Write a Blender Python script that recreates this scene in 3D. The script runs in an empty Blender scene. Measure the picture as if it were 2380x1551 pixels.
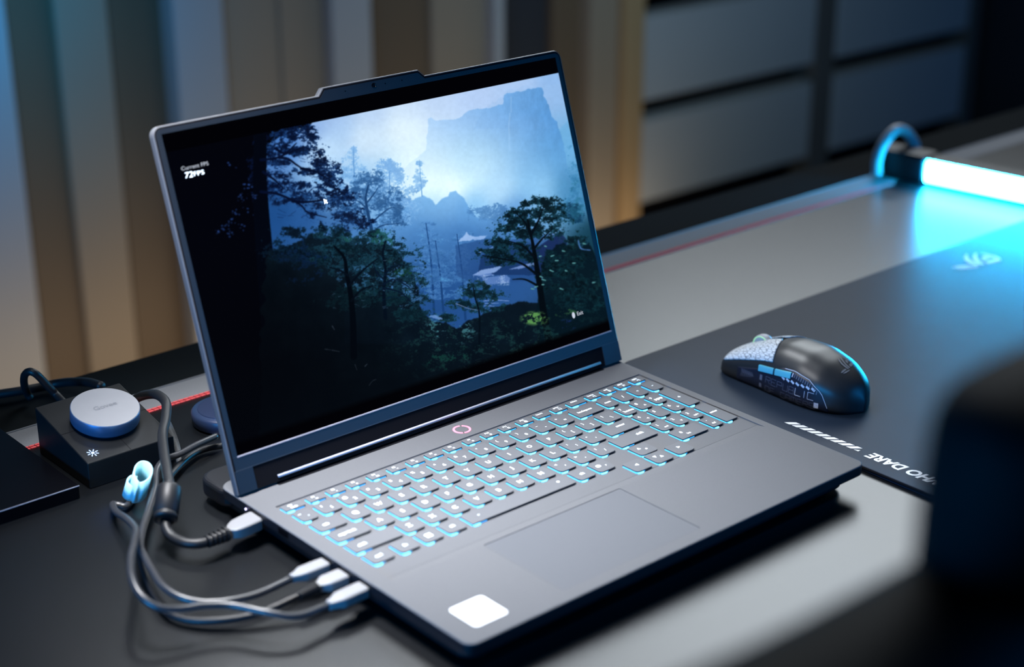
import bpy, bmesh, math, random
import numpy as np
from mathutils import Vector, Matrix

# ------------------------------------------------------------------ camera, world, lights
scene = bpy.context.scene
COL = scene.collection
TABLE = 0.75                     # height of the desk top above the floor
FPX = 3913.02                    # focal length in pixels of the 2380 px wide frame
MR = np.array([[0.7556, -0.6550, -0.0017], [-0.2441, -0.2792, -0.9287], [0.6078, 0.7021, -0.3709]])
CAM = np.array([-0.5208, -0.6390, 0.5432])      # relative to the desk top

cam_d = bpy.data.cameras.new('camera')
cam = bpy.data.objects.new('camera', cam_d)
COL.objects.link(cam)
_r, _d, _f = [Vector(v).normalized() for v in MR]
_m = Matrix.Identity(4)
for i in range(3):
    _m[i][0], _m[i][1], _m[i][2] = _r[i], -_d[i], -_f[i]
_m.translation = Vector((CAM[0], CAM[1], CAM[2] + TABLE))
cam.matrix_world = _m
cam_d.sensor_width = 36.0
cam_d.lens = FPX / 2380 * 36
cam_d.clip_start = 0.02
cam_d.clip_end = 50
cam_d.dof.use_dof = True
cam_d.dof.focus_distance = 1.24
cam_d.dof.aperture_fstop = 3.9
scene.camera = cam

scene.view_settings.view_transform = 'Standard'
scene.view_settings.look = 'None'
scene.view_settings.gamma = 1
scene.view_settings.exposure = 0
scene.view_settings.use_curve_mapping = False

world = bpy.data.worlds.new('world')
scene.world = world
world.use_nodes = True
world.node_tree.nodes['Background'].inputs[0].default_value = (0.10, 0.22, 0.42, 1)
world.node_tree.nodes['Background'].inputs[1].default_value = 0.02


def area(name, loc, target, size, power, color, size_y=None, spread=180):
    d = bpy.data.lights.new(name, 'AREA')
    d.energy = power
    d.color = color
    d.shape = 'RECTANGLE'
    d.size = size
    d.size_y = size_y or size
    d.spread = math.radians(spread)
    o = bpy.data.objects.new(name, d)
    COL.objects.link(o)
    o.location = (loc[0], loc[1], loc[2] + TABLE)
    v = Vector((target[0] - loc[0], target[1] - loc[1], target[2] - loc[2]))
    o.rotation_euler = v.to_track_quat('-Z', 'Y').to_euler()
    return o


area('overhead_softbox', (-0.05, 0.29, 0.50), (0.07, 0.18, 0), 0.15, 1.75, (0.97, 0.97, 1.0), spread=72)
area('rear_key_light', (0.34, 0.64, 0.85), (0.17, 0.02, 0), 0.25, 0.95, (0.90, 0.95, 1.0), spread=44)
area('rear_softbox', (2.15, 1.40, 1.55), (0.3, 0.0, 0), 1.2, 14.5, (0.86, 0.94, 1.0), 1.2, spread=120)
area('blue_side_light', (-1.0, -0.10, 0.20), (0.0, 0.2, 0.05), 0.5, 5.0, (0.01, 0.36, 1.0), 0.2, spread=110)
area('blue_front_light', (1.05, -1.05, 0.28), (0.2, 0.2, 0.1), 0.8, 5.5, (0.01, 0.33, 1.0), 0.5)
area('warm_wall_light', (1.15, 1.62, -0.70), (1.1, 2.0, -0.45), 1.8, 2.2, (1.0, 0.78, 0.54), 0.12)
area('blue_wall_light', (0.40, 1.2, 0.60), (0.58, 2.0, 0.05), 0.3, 1.2, (0.0, 0.32, 0.80), 0.3, spread=55)
area('blue_spill_fill', (3.15, 1.0, -0.45), (3.45, 1.5, -0.6), 0.2, 0.35, (0.0, 0.25, 1.0), 0.2)  # added fill for the light bar's blue spill on the wall
area('cool_cabinet_light', (1.7, 0.8, 0.5), (2.0, 1.9, -0.35), 0.5, 1.7, (0.55, 0.8, 1.0), 0.5, spread=110)


def ray(px, py):
    return MR.T @ np.array([(px - 1190) / FPX, (py - 775.5) / FPX, 1.0])


def at(px, py, h):
    """point at height h above the desk top, as desk coordinates (x, y, h)"""
    d = ray(px, py)
    s = (h - CAM[2]) / d[2]
    p = CAM + s * d
    return (p[0], p[1], h)


# ------------------------------------------------------------------ materials
def mat(name, color=(0.5, 0.5, 0.5), rough=0.5, metal=0.0, spec=0.5, emit=None, strength=1.0, noise=None, bump=None, sheen=0, coat=0, sss=0):
    m = bpy.data.materials.new(name)
    m.use_nodes = True
    nt = m.node_tree
    b = nt.nodes['Principled BSDF']
    b.inputs['Base Color'].default_value = (*color, 1)
    b.inputs['Roughness'].default_value = rough
    b.inputs['Metallic'].default_value = metal
    b.inputs['Specular IOR Level'].default_value = spec
    if coat:
        b.inputs['Coat Weight'].default_value = coat
        b.inputs['Coat Roughness'].default_value = 0.25
    if sss:
        b.inputs['Subsurface Weight'].default_value = sss
        b.inputs['Subsurface Radius'].default_value = (0.004, 0.006, 0.008)
        b.inputs['Subsurface Scale'].default_value = 1.0
    if emit:
        b.inputs['Emission Color'].default_value = (*emit, 1)
        b.inputs['Emission Strength'].default_value = strength
    tc = nt.nodes.new('ShaderNodeTexCoord')
    if noise:                                   # (scale, other colour, detail)
        n = nt.nodes.new('ShaderNodeTexNoise')
        n.inputs['Scale'].default_value = noise[0]
        n.inputs['Detail'].default_value = noise[2] if len(noise) > 2 else 4
        mx = nt.nodes.new('ShaderNodeMix')
        mx.data_type = 'RGBA'
        mx.inputs[6].default_value = (*color, 1)
        mx.inputs[7].default_value = (*noise[1], 1)
        nt.links.new(tc.outputs['Object'], n.inputs['Vector'])
        nt.links.new(n.outputs['Fac'], mx.inputs[0])
        nt.links.new(mx.outputs[2], b.inputs['Base Color'])
    if bump:                                    # (scale, strength, distance)
        n2 = nt.nodes.new('ShaderNodeTexNoise')
        n2.inputs['Scale'].default_value = bump[0]
        n2.inputs['Detail'].default_value = 3
        bp = nt.nodes.new('ShaderNodeBump')
        bp.inputs['Strength'].default_value = bump[1]
        bp.inputs['Distance'].default_value = bump[2]
        nt.links.new(tc.outputs['Object'], n2.inputs['Vector'])
        nt.links.new(n2.outputs['Fac'], bp.inputs['Height'])
        nt.links.new(bp.outputs[0], b.inputs['Normal'])
    return m


M = dict(
    deck=mat('grey_anodised_shell', (0.108, 0.112, 0.122), 0.65, 0.0, spec=0.10, noise=(900, (0.124, 0.128, 0.138), 2)),
    key=mat('grey_keycap_plastic', (0.118, 0.123, 0.135), 0.6, 0.0, spec=0.15, bump=(3000, 0.05, 0.0002)),
    body=mat('dark_shell_plastic', (0.006, 0.007, 0.010), 0.42, spec=0.35),
    side=mat('grey_shell_side', (0.05, 0.053, 0.06), 0.4, 0.3),
    pad=mat('touchpad_glass', (0.102, 0.108, 0.122), 0.52, 0.0, spec=0.10),
    groove=mat('groove_shadow_gap', (0.03, 0.032, 0.036), 0.6),
    bezel=mat('speckled_bezel_plastic', (0.006, 0.009, 0.013), 0.36, spec=0.4, noise=(2500, (0.016, 0.019, 0.024), 2), bump=(2500, 0.15, 0.0002)),
    rim=mat('satin_grey_lid_metal', (0.13, 0.135, 0.15), 0.38, 0.4),
    lip=mat('pale_lip_highlight', (0.40, 0.38, 0.43), 0.5, spec=0.2),  # pale tone stands in for highlights along lips and edges
    black=mat('gloss_black', (0.002, 0.002, 0.003), 0.25, spec=0.15),
    matt=mat('matt_black', (0.004, 0.004, 0.006), 0.8, spec=0.12),
    rubber=mat('black_cable_rubber', (0.008, 0.009, 0.011), 0.48, spec=0.4),
    cable=mat('grey_cable_jacket', (0.035, 0.037, 0.042), 0.30),
    plug=mat('satin_plug_shell', (0.22, 0.225, 0.24), 0.45, 0.0, spec=0.4),
    legend=mat('backlit_legend', (0.8, 0.9, 1), 0.5, emit=(0.72, 0.88, 1.0), strength=0.95),
    glow=mat('cyan_key_backlight', (0.1, 0.5, 1), 0.5, emit=(0.03, 0.42, 1.0), strength=1.25),
    glow2=mat('bright_cyan_key_backlight', (0.1, 0.7, 1), 0.5, emit=(0.22, 0.78, 1.0), strength=1.35),
    red=mat('lit_red_ring', (1, 0.2, 0.3), 0.5, emit=(1.0, 0.20, 0.27), strength=1.25),
    white=mat('white_paper', (0.9, 0.92, 0.95), 0.5, bump=(300, 0.05, 0.0002)),
    led=mat('violet_led', (0.7, 0.6, 1), 0.5, emit=(0.65, 0.6, 1.0), strength=3.0),
    leather=mat('black_desk_leather', (0.003, 0.004, 0.005), 0.31, spec=0.6, noise=(60, (0.004, 0.005, 0.007)), bump=(1200, 0.12, 0.0004)),
    desk=mat('black_desk_board', (0.008, 0.011, 0.013), 0.9, spec=0.04, noise=(40, (0.010, 0.013, 0.015)), bump=(500, 0.08, 0.0003)),
    strip=mat('pale_grey_strip_fabric', (0.27, 0.28, 0.30), 0.8, spec=0.1, noise=(700, (0.22, 0.23, 0.25)), bump=(1500, 0.2, 0.0003)),
    stitch=mat('red_thread', (0.90, 0.12, 0.13), 0.7, spec=0.2, bump=(1500, 0.3, 0.0003)),
    mpad=mat('dark_mousepad_cloth', (0.014, 0.024, 0.044), 0.43, spec=0.065, noise=(35, (0.018, 0.029, 0.052)), bump=(2000, 0.15, 0.0003)),
    print=mat('white_print', (0.85, 0.88, 0.92), 0.5, noise=(500, (0.8, 0.83, 0.88))),
    mouse=mat('black_mouse_shell', (0.018, 0.019, 0.021), 0.40, spec=0.6, noise=(300, (0.024, 0.025, 0.027)), bump=(2500, 0.08, 0.0002)),
    mside=mat('dark_mouse_panel', (0.010, 0.013, 0.028), 0.42, noise=(200, (0.012, 0.015, 0.03))),
    mline=mat('silver_panel_print', (0.62, 0.66, 0.80), 0.4, noise=(300, (0.7, 0.74, 0.86))),
    mdark=mat('faint_panel_print', (0.12, 0.13, 0.19), 0.4, noise=(300, (0.14, 0.155, 0.21))),
    cyanbtn=mat('cyan_button_plastic', (0.10, 0.48, 0.62), 0.35, noise=(200, (0.12, 0.52, 0.66))),
    wheel=mat('pale_wheel_rubber', (0.55, 0.50, 0.50), 0.45, noise=(300, (0.5, 0.47, 0.46))),
    wheelring=mat('lit_wheel_ring', (0.5, 0.8, 0.4), 0.4, emit=(0.45, 0.85, 0.35), strength=0.45),
    dialtop=mat('brushed_silver', (0.27, 0.275, 0.29), 0.6, 0.2, spec=0.2, noise=(120, (0.25, 0.255, 0.27))),
    dialside=mat('blue_lit_dial_side', (0.10, 0.17, 0.30), 0.35, 0.6),  # blue of the side light is put into the colour
    ctrl=mat('black_controller_plastic', (0.005, 0.006, 0.007), 0.42, spec=0.25, noise=(90, (0.009, 0.010, 0.011))),
    engr=mat('engraved_grey', (0.16, 0.17, 0.19), 0.5),
    icon=mat('lit_icon', (0.5, 0.7, 1), 0.5, emit=(0.42, 0.62, 1.0), strength=1.6),
    velcro=mat('cyan_lit_nylon_strap', (0.42, 0.78, 0.88), 0.55, sss=0.3, noise=(800, (0.34, 0.68, 0.80)), bump=(2500, 0.4, 0.0006)),  # white strap; the cyan light on it is put into the colour
    braid=mat('woven_black_strap', (0.02, 0.022, 0.025), 0.6, noise=(900, (0.09, 0.095, 0.10), 1), bump=(900, 0.5, 0.0006)),
    puck=mat('navy_plastic', (0.010, 0.020, 0.060), 0.4, noise=(90, (0.012, 0.024, 0.066))),
    navy=mat('navy_rim_plastic', (0.020, 0.035, 0.085), 0.35, noise=(90, (0.022, 0.04, 0.09))),
    barlit=mat('lit_light_bar_diffuser', (0.8, 1, 1), 0.5, emit=(0.01, 0.45, 0.95), strength=220.0),
    white_tube=mat('pale_cable_sleeve', (0.42, 0.44, 0.46), 0.45, noise=(90, (0.40, 0.42, 0.44))),
    chair=mat('black_chair_leather', (0.005, 0.0055, 0.007), 0.7, spec=0.12, noise=(120, (0.016, 0.018, 0.02)), bump=(700, 0.2, 0.0006)),
    tan=mat('tan_wall_panel', (0.29, 0.225, 0.155), 0.6, noise=(3, (0.33, 0.26, 0.18), 3)),
    tan2=mat('brown_wall_panel', (0.13, 0.086, 0.048), 0.6, noise=(3, (0.155, 0.105, 0.06), 3)),
    post=mat('pale_painted_post', (0.42, 0.41, 0.39), 0.55, noise=(4, (0.45, 0.44, 0.42), 3)),
    dark=mat('dark_wall_paint', (0.022, 0.022, 0.024), 0.8, noise=(4, (0.026, 0.03, 0.038), 3)),
    drawer=mat('pale_drawer_laminate', (0.40, 0.41, 0.40), 0.5, noise=(5, (0.43, 0.44, 0.43), 3)),
    wood=mat('light_oak_board', (0.46, 0.30, 0.145), 0.6, noise=(8, (0.38, 0.25, 0.12), 5)),
    ribbon=mat('dull_red_seam', (0.13, 0.018, 0.022), 0.7, spec=0.2, noise=(700, (0.10, 0.015, 0.018))),
    divider=mat('shaded_oak_board', (0.13, 0.12, 0.10), 0.6, noise=(8, (0.11, 0.10, 0.085), 5)),  # oak again, its dimmer cool light put into the colour
    carpet=mat('dark_floor', (0.025, 0.027, 0.030), 0.85, noise=(60, (0.035, 0.036, 0.04))),
    metal=mat('dark_steel', (0.04, 0.042, 0.046), 0.4, 0.7, noise=(50, (0.05, 0.052, 0.056))),
)


# ------------------------------------------------------------------ object helpers
def link(o, parent=None):
    COL.objects.link(o)
    if parent is not None:
        o.parent = parent
    return o


def thing(name, label, cat, loc=(0, 0, 0), rz=0.0, group=None):
    o = bpy.data.objects.new(name, None)
    o.empty_display_size = 0.02
    COL.objects.link(o)
    o.location = (loc[0], loc[1], loc[2] + TABLE)
    o.rotation_euler = (0, 0, rz)
    tag(o, label, cat, group)
    return o


def tag(o, label, cat, group=None):
    o['label'] = label
    o['category'] = cat
    if group:
        o['group'] = group
    return o


def obj(name, bm, mats, parent=None, smooth=False, bevel=None, label=None, offs=None):
    me = bpy.data.meshes.new(name)
    bmesh.ops.recalc_face_normals(bm, faces=bm.faces)
    bm.to_mesh(me)
    bm.free()
    for m in (mats if isinstance(mats, (list, tuple)) else [mats]):
        me.materials.append(m)
    o = bpy.data.objects.new(name, me)
    link(o, parent)
    if smooth:
        for p in me.polygons:
            p.use_smooth = True
    if bevel:
        md = o.modifiers.new('bevel', 'BEVEL')
        md.width = bevel
        md.segments = 3
        md.limit_method = 'ANGLE'
        md.angle_limit = math.radians(40)
        if smooth is None or True:
            for p in me.polygons:
                p.use_smooth = True
            w = o.modifiers.new('weighted', 'WEIGHTED_NORMAL')
            w.keep_sharp = True
    if label:
        o['label'] = label
    return o


def rr(x0, y0, x1, y1, r, n=6):
    """rounded rectangle outline; r one radius or four (x0y0, x1y0, x1y1, x0y1)"""
    rs = r if isinstance(r, (list, tuple)) else [r] * 4
    pts = []
    for (cx, cy, sx, sy, a0), q in zip(((x0, y0, 1, 1, 180), (x1, y0, -1, 1, 270), (x1, y1, -1, -1, 0), (x0, y1, 1, -1, 90)), rs):
        if q <= 1e-7:
            pts.append((cx, cy))
            continue
        for i in range(n + 1):
            a = math.radians(a0 + 90 * i / n)
            pts.append((cx + sx * q + q * math.cos(a), cy + sy * q + q * math.sin(a)))
    return pts


def rings(bm, loops, mi=0, cap=True, closed=True):
    """skin a list of equal length loops of 3D points"""
    vs = [[bm.verts.new(p) for p in L] for L in loops]
    n = len(vs[0])
    fs = []
    for a, b in zip(vs, vs[1:]):
        for i in range(n if closed else n - 1):
            j = (i + 1) % n
            fs.append(bm.faces.new((a[i], a[j], b[j], b[i])))
    if cap:
        fs.append(bm.faces.new(vs[0][::-1]))
        fs.append(bm.faces.new(vs[-1]))
    for f in fs:
        f.material_index = mi
    return vs


def slab(bm, x0, y0, x1, y1, z0, z1, r=0.0, b=0.0, bb=0.0, n=6, mtx=None, mi=0):
    """block with rounded plan corners r and rounded top (b) and bottom (bb) edges"""
    def ring(ins, z):
        rs = [max(q - ins, 1e-5) for q in (r if isinstance(r, (list, tuple)) else [max(r, 2e-5)] * 4)]
        L = [(x, y, z) for x, y in rr(x0 + ins, y0 + ins, x1 - ins, y1 - ins, rs, n)]
        return [tuple(mtx @ Vector(p)) for p in L] if mtx else L
    loops = []
    if bb > 0:
        for k in range(4):
            a = math.radians(90 * k / 3)
            loops.append(ring(bb * (1 - math.sin(a)), z0 + bb * (1 - math.cos(a))))
    else:
        loops.append(ring(0, z0))
    if b > 0:
        for k in range(4):
            a = math.radians(90 * k / 3)
            loops.append(ring(b * (1 - math.cos(a)), z1 - b + b * math.sin(a)))
    else:
        loops.append(ring(0, z1))
    return rings(bm, loops, mi)


def box(bm, x0, y0, z0, x1, y1, z1, mi=0, mtx=None):
    c = [(x, y, z) for z in (z0, z1) for x, y in ((x0, y0), (x1, y0), (x1, y1), (x0, y1))]
    if mtx:
        c = [tuple(mtx @ Vector(p)) for p in c]
    v = [bm.verts.new(p) for p in c]
    for f in ((3, 2, 1, 0), (4, 5, 6, 7), (0, 1, 5, 4), (1, 2, 6, 5), (2, 3, 7, 6), (3, 0, 4, 7)):
        bm.faces.new([v[i] for i in f]).material_index = mi


def prism(bm, poly, z0, z1, mi=0, fn=None):
    """extrude a polygon; fn maps (a, b, c) to a 3D point"""
    fn = fn or (lambda a, b, c: (a, b, c))
    lo = [bm.verts.new(fn(a, b, z0)) for a, b in poly]
    hi = [bm.verts.new(fn(a, b, z1)) for a, b in poly]
    n = len(poly)
    fs = [bm.faces.new(lo[::-1]), bm.faces.new(hi)]
    for i in range(n):
        j = (i + 1) % n
        fs.append(bm.faces.new((lo[i], lo[j], hi[j], hi[i])))
    for f in fs:
        f.material_index = mi


def lathe(bm, prof, segs=48, mtx=None, mi=0):
    loops = []
    for r, z in prof:
        L = [(r * math.cos(2 * math.pi * k / segs), r * math.sin(2 * math.pi * k / segs), z) for k in range(segs)]
        loops.append([tuple(mtx @ Vector(p)) for p in L] if mtx else L)
    return rings(bm, loops, mi)


def smooth_path(pts, n=10):
    P = [np.array(p, float) for p in pts]
    P = [2 * P[0] - P[1]] + P + [2 * P[-1] - P[-2]]
    out = []
    for i in range(1, len(P) - 2):
        for k in range(n):
            t = k / n
            a, b, c, d = P[i - 1:i + 3]
            out.append(0.5 * (2 * b + (c - a) * t + (2 * a - 5 * b + 4 * c - d) * t * t + (3 * b - a - 3 * c + d) * t ** 3))
    out.append(P[-2])
    return out


def tube(bm, pts, r, segs=12, n=10, mi=0, path=None):
    """round tube along a smoothed path; r is one radius or a function of 0..1"""
    P = path or smooth_path(pts, n)
    P = [Vector(p) for p in P]
    t0 = (P[1] - P[0]).normalized()
    u = t0.cross(Vector((0, 0, 1)))
    u = u.normalized() if u.length > 1e-4 else Vector((1, 0, 0))
    loops = []
    for i, p in enumerate(P):
        t = (P[min(i + 1, len(P) - 1)] - P[max(i - 1, 0)]).normalized()
        u = (u - t * u.dot(t)).normalized()
        w = t.cross(u)
        q = r(i / (len(P) - 1)) if callable(r) else r
        loops.append([tuple(p + (u * math.cos(2 * math.pi * k / segs) + w * math.sin(2 * math.pi * k / segs)) * q) for k in range(segs)])
    return rings(bm, loops, mi)


_text_cache = {}


def text_shape(s, bold=0.0, shear=0.0):
    key = (s, bold, shear)
    if key not in _text_cache:
        c = bpy.data.curves.new('t', 'FONT')
        c.body = s
        c.size = 1
        c.align_x = 'CENTER'
        c.align_y = 'CENTER'
        c.offset = bold
        c.shear = shear
        c.resolution_u = 3
        o = bpy.data.objects.new('t', c)
        COL.objects.link(o)
        dg = bpy.context.evaluated_depsgraph_get()
        me = bpy.data.meshes.new_from_object(o.evaluated_get(dg))
        vs = [tuple(v.co[:2]) for v in me.vertices]
        fs = [tuple(p.vertices) for p in me.polygons]
        bpy.data.objects.remove(o)
        bpy.data.curves.remove(c)
        bpy.data.meshes.remove(me)
        if vs:
            xs = [v[0] for v in vs]; ys = [v[1] for v in vs]
            cx, cy = (min(xs) + max(xs)) / 2, (min(ys) + max(ys)) / 2
            vs = [(x - cx, y - cy) for x, y in vs]
        _text_cache[key] = (vs, fs)
    return _text_cache[key]


def put_text(bm, s, fn, size, mi=0, bold=0.0, shear=0.0, width=None):
    """text laid through fn(a, b) -> 3D point; size = cap scale, width = full width if given"""
    vs, fs = text_shape(s, bold, shear)
    if not vs:
        return
    sx = sy = size
    if width:
        sx = width / (max(v[0] for v in vs) - min(v[0] for v in vs))
    V = [bm.verts.new(fn(x * sx, y * sy)) for x, y in vs]
    for f in fs:
        try:
            bm.faces.new([V[i] for i in f]).material_index = mi
        except ValueError:
            pass


def boolean_cut(o, cutters):
    """carve plain meshes out of o and keep the result as o's mesh"""
    tmp = []
    for bm in cutters:
        c = obj('cutter', bm, M['groove'], o.parent)
        md = o.modifiers.new('cut', 'BOOLEAN')
        md.operation = 'DIFFERENCE'
        md.solver = 'EXACT'
        md.object = c
        tmp.append(c)
    bpy.context.view_layer.update()
    dg = bpy.context.evaluated_depsgraph_get()
    me = bpy.data.meshes.new_from_object(o.evaluated_get(dg))
    o.modifiers.clear()
    old = o.data
    o.data = me
    bpy.data.meshes.remove(old)
    for c in tmp:
        bpy.data.objects.remove(c)
    for p in o.data.polygons:
        p.use_smooth = False


def struct(name, bm, m, bevel=None):
    o = obj(name, bm, m, bevel=bevel)
    o['kind'] = 'structure'
    return o


# ------------------------------------------------------------------ the room
bm = bmesh.new(); box(bm, -2.2, -2.2, -0.05, 4.4, 2.06, 0.0); struct('floor', bm, M['carpet'])
bm = bmesh.new(); box(bm, -2.2, 2.06, -0.05, 4.4, 2.16, 2.7); struct('wall_back', bm, M['tan'])
bm = bmesh.new(); box(bm, 3.45, -2.2, 0.0, 3.55, 2.06, 2.7); struct('wall_right', bm, M['dark'])


def wall_part(i, x0, x1, y0, y1, m, bev=0.004):
    b = bmesh.new()
    x0, x1 = [x + (y0 - 1.9) * (x + 0.52) / 2.54 for x in (x0, x1)]
    box(b, x0, y0, 0.0, x1, y1, 2.7)
    struct('trim_%d' % i, b, m, bevel=bev)


# pale posts and the brown panels between them
k = 1
for x0, x1, y0, m in ((0.36, 0.618, 1.90, 'post'), (0.618, 0.70, 1.93, 'tan2'), (0.70, 0.795, 1.92, 'tan'), (0.795, 0.912, 1.94, 'tan2'),
                      (0.915, 1.015, 1.90, 'post'), (1.015, 1.128, 1.93, 'tan'), (1.13, 1.243, 1.925, 'tan'), (1.243, 1.333, 1.90, 'post'),
                      (1.333, 1.47, 1.94, 'tan2'), (1.475, 1.632, 1.93, 'tan'), (1.634, 1.66, 1.90, 'post'), (1.66, 1.79, 1.96, 'dark'),
                      (1.79, 1.885, 1.94, 'tan2'), (0.10, 0.358, 1.93, 'tan')):
    wall_part(k, x0, x1, y0, 2.06, M[m])
    k += 1

# drawer cabinet against the back wall
cab = thing('drawer_cabinet', 'tall oak framed cabinet with rows of pale drawers behind the desk', 'cabinet', (2.0, 1.9, -TABLE))
CX = 2.0
bm = bmesh.new()
Z = lambda h: h + TABLE                                     # height above the floor
box(bm, -0.008, -0.005, 0, 0.052, 0.155, 1.5)
obj('side_panel', bm, M['wood'], cab, bevel=0.002)
bm = bmesh.new(); box(bm, -0.095, 0.01, 0, -0.012, 0.155, 1.5)
obj('filler_panel', bm, M['tan'], cab, bevel=0.002)
for xa, xb in ((0.638, 0.712), (1.262, 1.31)):
    bm = bmesh.new(); box(bm, xa, 0.0, 0, xb, 0.155, 1.5)
    obj('divider_panel', bm, M['divider'], cab, bevel=0.002)
bm = bmesh.new()
box(bm, 0.052, 0.06, 0.0, 0.638, 0.155, 1.5)
box(bm, 0.712, 0.06, 0.0, 1.262, 0.155, 1.5)
box(bm, 0.052, 0.02, 0.0, 0.638, 0.06, 0.05)
box(bm, 0.712, 0.02, 0.0, 1.262, 0.06, 0.05)
obj('carcass', bm, M['matt'], cab)
for x0, x1 in ((0.056, 0.634), (0.716, 1.258)):
    for j in range(6):
        zt = -0.612 + 0.232 * (j + 1) - 0.017 + TABLE + 0.0
        zb = zt - 0.187
        if zt > 1.5:
            continue
        bm = bmesh.new()
        box(bm, x0, 0.0, max(zb, 0.055), x1, 0.055, zt)
        obj('drawer_front', bm, M['drawer'], cab, bevel=0.003)

# ------------------------------------------------------------------ the desk
desk = thing('desk', 'long black desk with a pale edge strip and red double stitching', 'desk', (0, 0, 0))
bm = bmesh.new(); slab(bm, -0.75, -0.20, 1.75, 0.556, -0.028, -0.0012, 0.01, 0.002)
obj('desktop', bm, M['desk'], desk)
bm = bmesh.new(); slab(bm, -0.74, -0.19, 1.72, 0.4545, -0.0012, 0.0, 0.004, 0.0004)
obj('leather_surface', bm, M['leather'], desk)
bm = bmesh.new()
slab(bm, -0.74, 0.4552, 1.72, 0.4862, -0.0012, 0.0, 0.001, 0.0004)
slab(bm, -0.74, 0.4862, 1.72, 0.4875, -0.0012, 0.0007, 0.0004, 0.0003)
obj('edge_strip', bm, M['strip'], desk, label='pale grey fabric strip along the rear edge')
bm = bmesh.new(); slab(bm, -0.70, 0.4488, 0.985, 0.4541, 0.0, 0.0002, 0.0004)
obj('seam_ribbon', bm, M['ribbon'], desk, label='dull red seam under the stitches')
for y in (0.4497, 0.4531):
    bm = bmesh.new()
    x = -0.70
    while x < 0.985:
        slab(bm, x, y - 0.00095, x + 0.0042, y + 0.00095, 0.0002, 0.0010, 0.0005, 0.0002, n=2)
        x += 0.0047
    obj('stitching', bm, M['stitch'], desk, label='red stitched line')
for x, y in ((-0.68, -0.14), (1.66, -0.14), (-0.68, 0.50), (1.66, 0.50)):
    bm = bmesh.new(); slab(bm, x - 0.03, y - 0.03, x + 0.03, y + 0.03, -TABLE, -0.028, 0.004)
    obj('leg', bm, M['metal'], desk)

# ------------------------------------------------------------------ mouse pad
mp = thing('mouse_pad', 'large dark cloth mouse pad with white printed slogan right of the laptop', 'mouse pad', (0.385, -0.20, 0.0002))
ox, oy = 0.385, -0.20
bm = bmesh.new(); slab(bm, 0, 0, 0.62, 0.4725, 0.0, 0.0035, 0.012, 0.0008, 0.0004)
obj('pad_cloth', bm, M['mpad'], mp)
bm = bmesh.new()
tube(bm, None, 0.0011, 8, path=[(*p, 0.0022) for p in rr(0.0, 0.0, 0.62, 0.4725, 0.012, 5)] + [(0.0, 0.012, 0.0022)])
obj('edge_stitching', bm, M['matt'], mp, smooth=True, label='raised black stitched hem')
bm = bmesh.new()
# slanted dashes along the left edge, from beside the laptop corner to the slogan
for i in range(9):
    y = 0.1075 - i * 0.0072
    w, d, s = 0.0037, 0.0066, 0.0058
    x = 0.4000 + 0.0002 * i
    prism(bm, [(x - ox, y - oy), (x - ox, y - oy - 0.0046), (x + 0.0010 - ox, y - oy - 0.0058), (x + 0.0064 - ox, y - oy - 0.0106), (x + 0.0064 - ox, y - oy - 0.0060), (x + 0.0054 - ox, y - oy - 0.0050)], 0.0035, 0.00362)
prism(bm, [(0.4018 - ox, 0.0426 - oy), (0.4018 - ox, 0.0386 - oy), (0.4046 - ox, 0.0386 - oy)], 0.0035, 0.00362)
obj('printed_dashes', bm, M['print'], mp)
bm = bmesh.new()
put_text(bm, 'FOR THOSE WHO DARE', lambda a, b: (0.4035 - ox - b, -0.0380 - oy + a, 0.00364), 0.0135, bold=0.04, shear=0.25, width=0.138)
obj('printed_slogan', bm, M['print'], mp, label='white italic slogan FOR THOSE WHO DARE')


def eye_logo(fn, s):
    """swept eye emblem: three swept blades, an eye loop and two wing strokes; fn(a, b)"""
    b_ = bmesh.new()
    shapes = [
        [(-.10, -.62), (-.22, -.30), (-.26, .05), (-.16, .42), (.10, .78), (-.02, .35), (-.04, 0), (.02, -.35), (.06, -.58)],
        [(.12, -.56), (.06, -.2), (.12, .2), (.30, .60), (.52, .80), (.36, .40), (.28, .02), (.26, -.30), (.34, -.52)],
        [(.60, .72), (.85, .56), (1.06, .28), (1.15, 0.0), (1.10, -.22), (.88, -.36), (.45, -.50), (.42, -.28), (.62, -.18), (.90, -.10),
         (.96, .04), (.80, .34)],
        [(.42, -.1), (.45, .15), (.58, .30), (.70, .36), (.80, .22), (.86, .06), (.70, .10), (.60, -.02)],
        [(-1.10, -.62), (-.80, -.52), (-.35, -.48), (-.20, -.55), (-.45, -.62), (-.85, -.70)],
        [(-1.00, -.78), (-.60, -.72), (-.2, -.70), (.05, -.72), (-.2, -.82), (-.65, -.86)]]
    for poly in shapes:
        V = [b_.verts.new(fn(x * s, y * s)) for x, y in poly]
        b_.faces.new(V)
    bmesh.ops.triangulate(b_, faces=b_.faces)
    return b_


lo_x, lo_y = 0.8235 - ox, 0.2335 - oy
ca, sa = math.cos(math.radians(-31)), math.sin(math.radians(-31))
bm = eye_logo(lambda a, b: (lo_x + (a * ca - b * sa) * 0.026, lo_y + (a * sa + b * ca) * 0.024, 0.00364), 1.0)
obj('printed_emblem', bm, M['print'], mp, label='white swept eye emblem in the pad corner')

# ------------------------------------------------------------------ laptop
W = 0.3597
D0 = 0.270
T = 0.022
lap = thing('laptop', 'open dark grey gaming laptop with blue lit keys showing a misty forest', 'laptop', (0, 0, 0))
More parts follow.
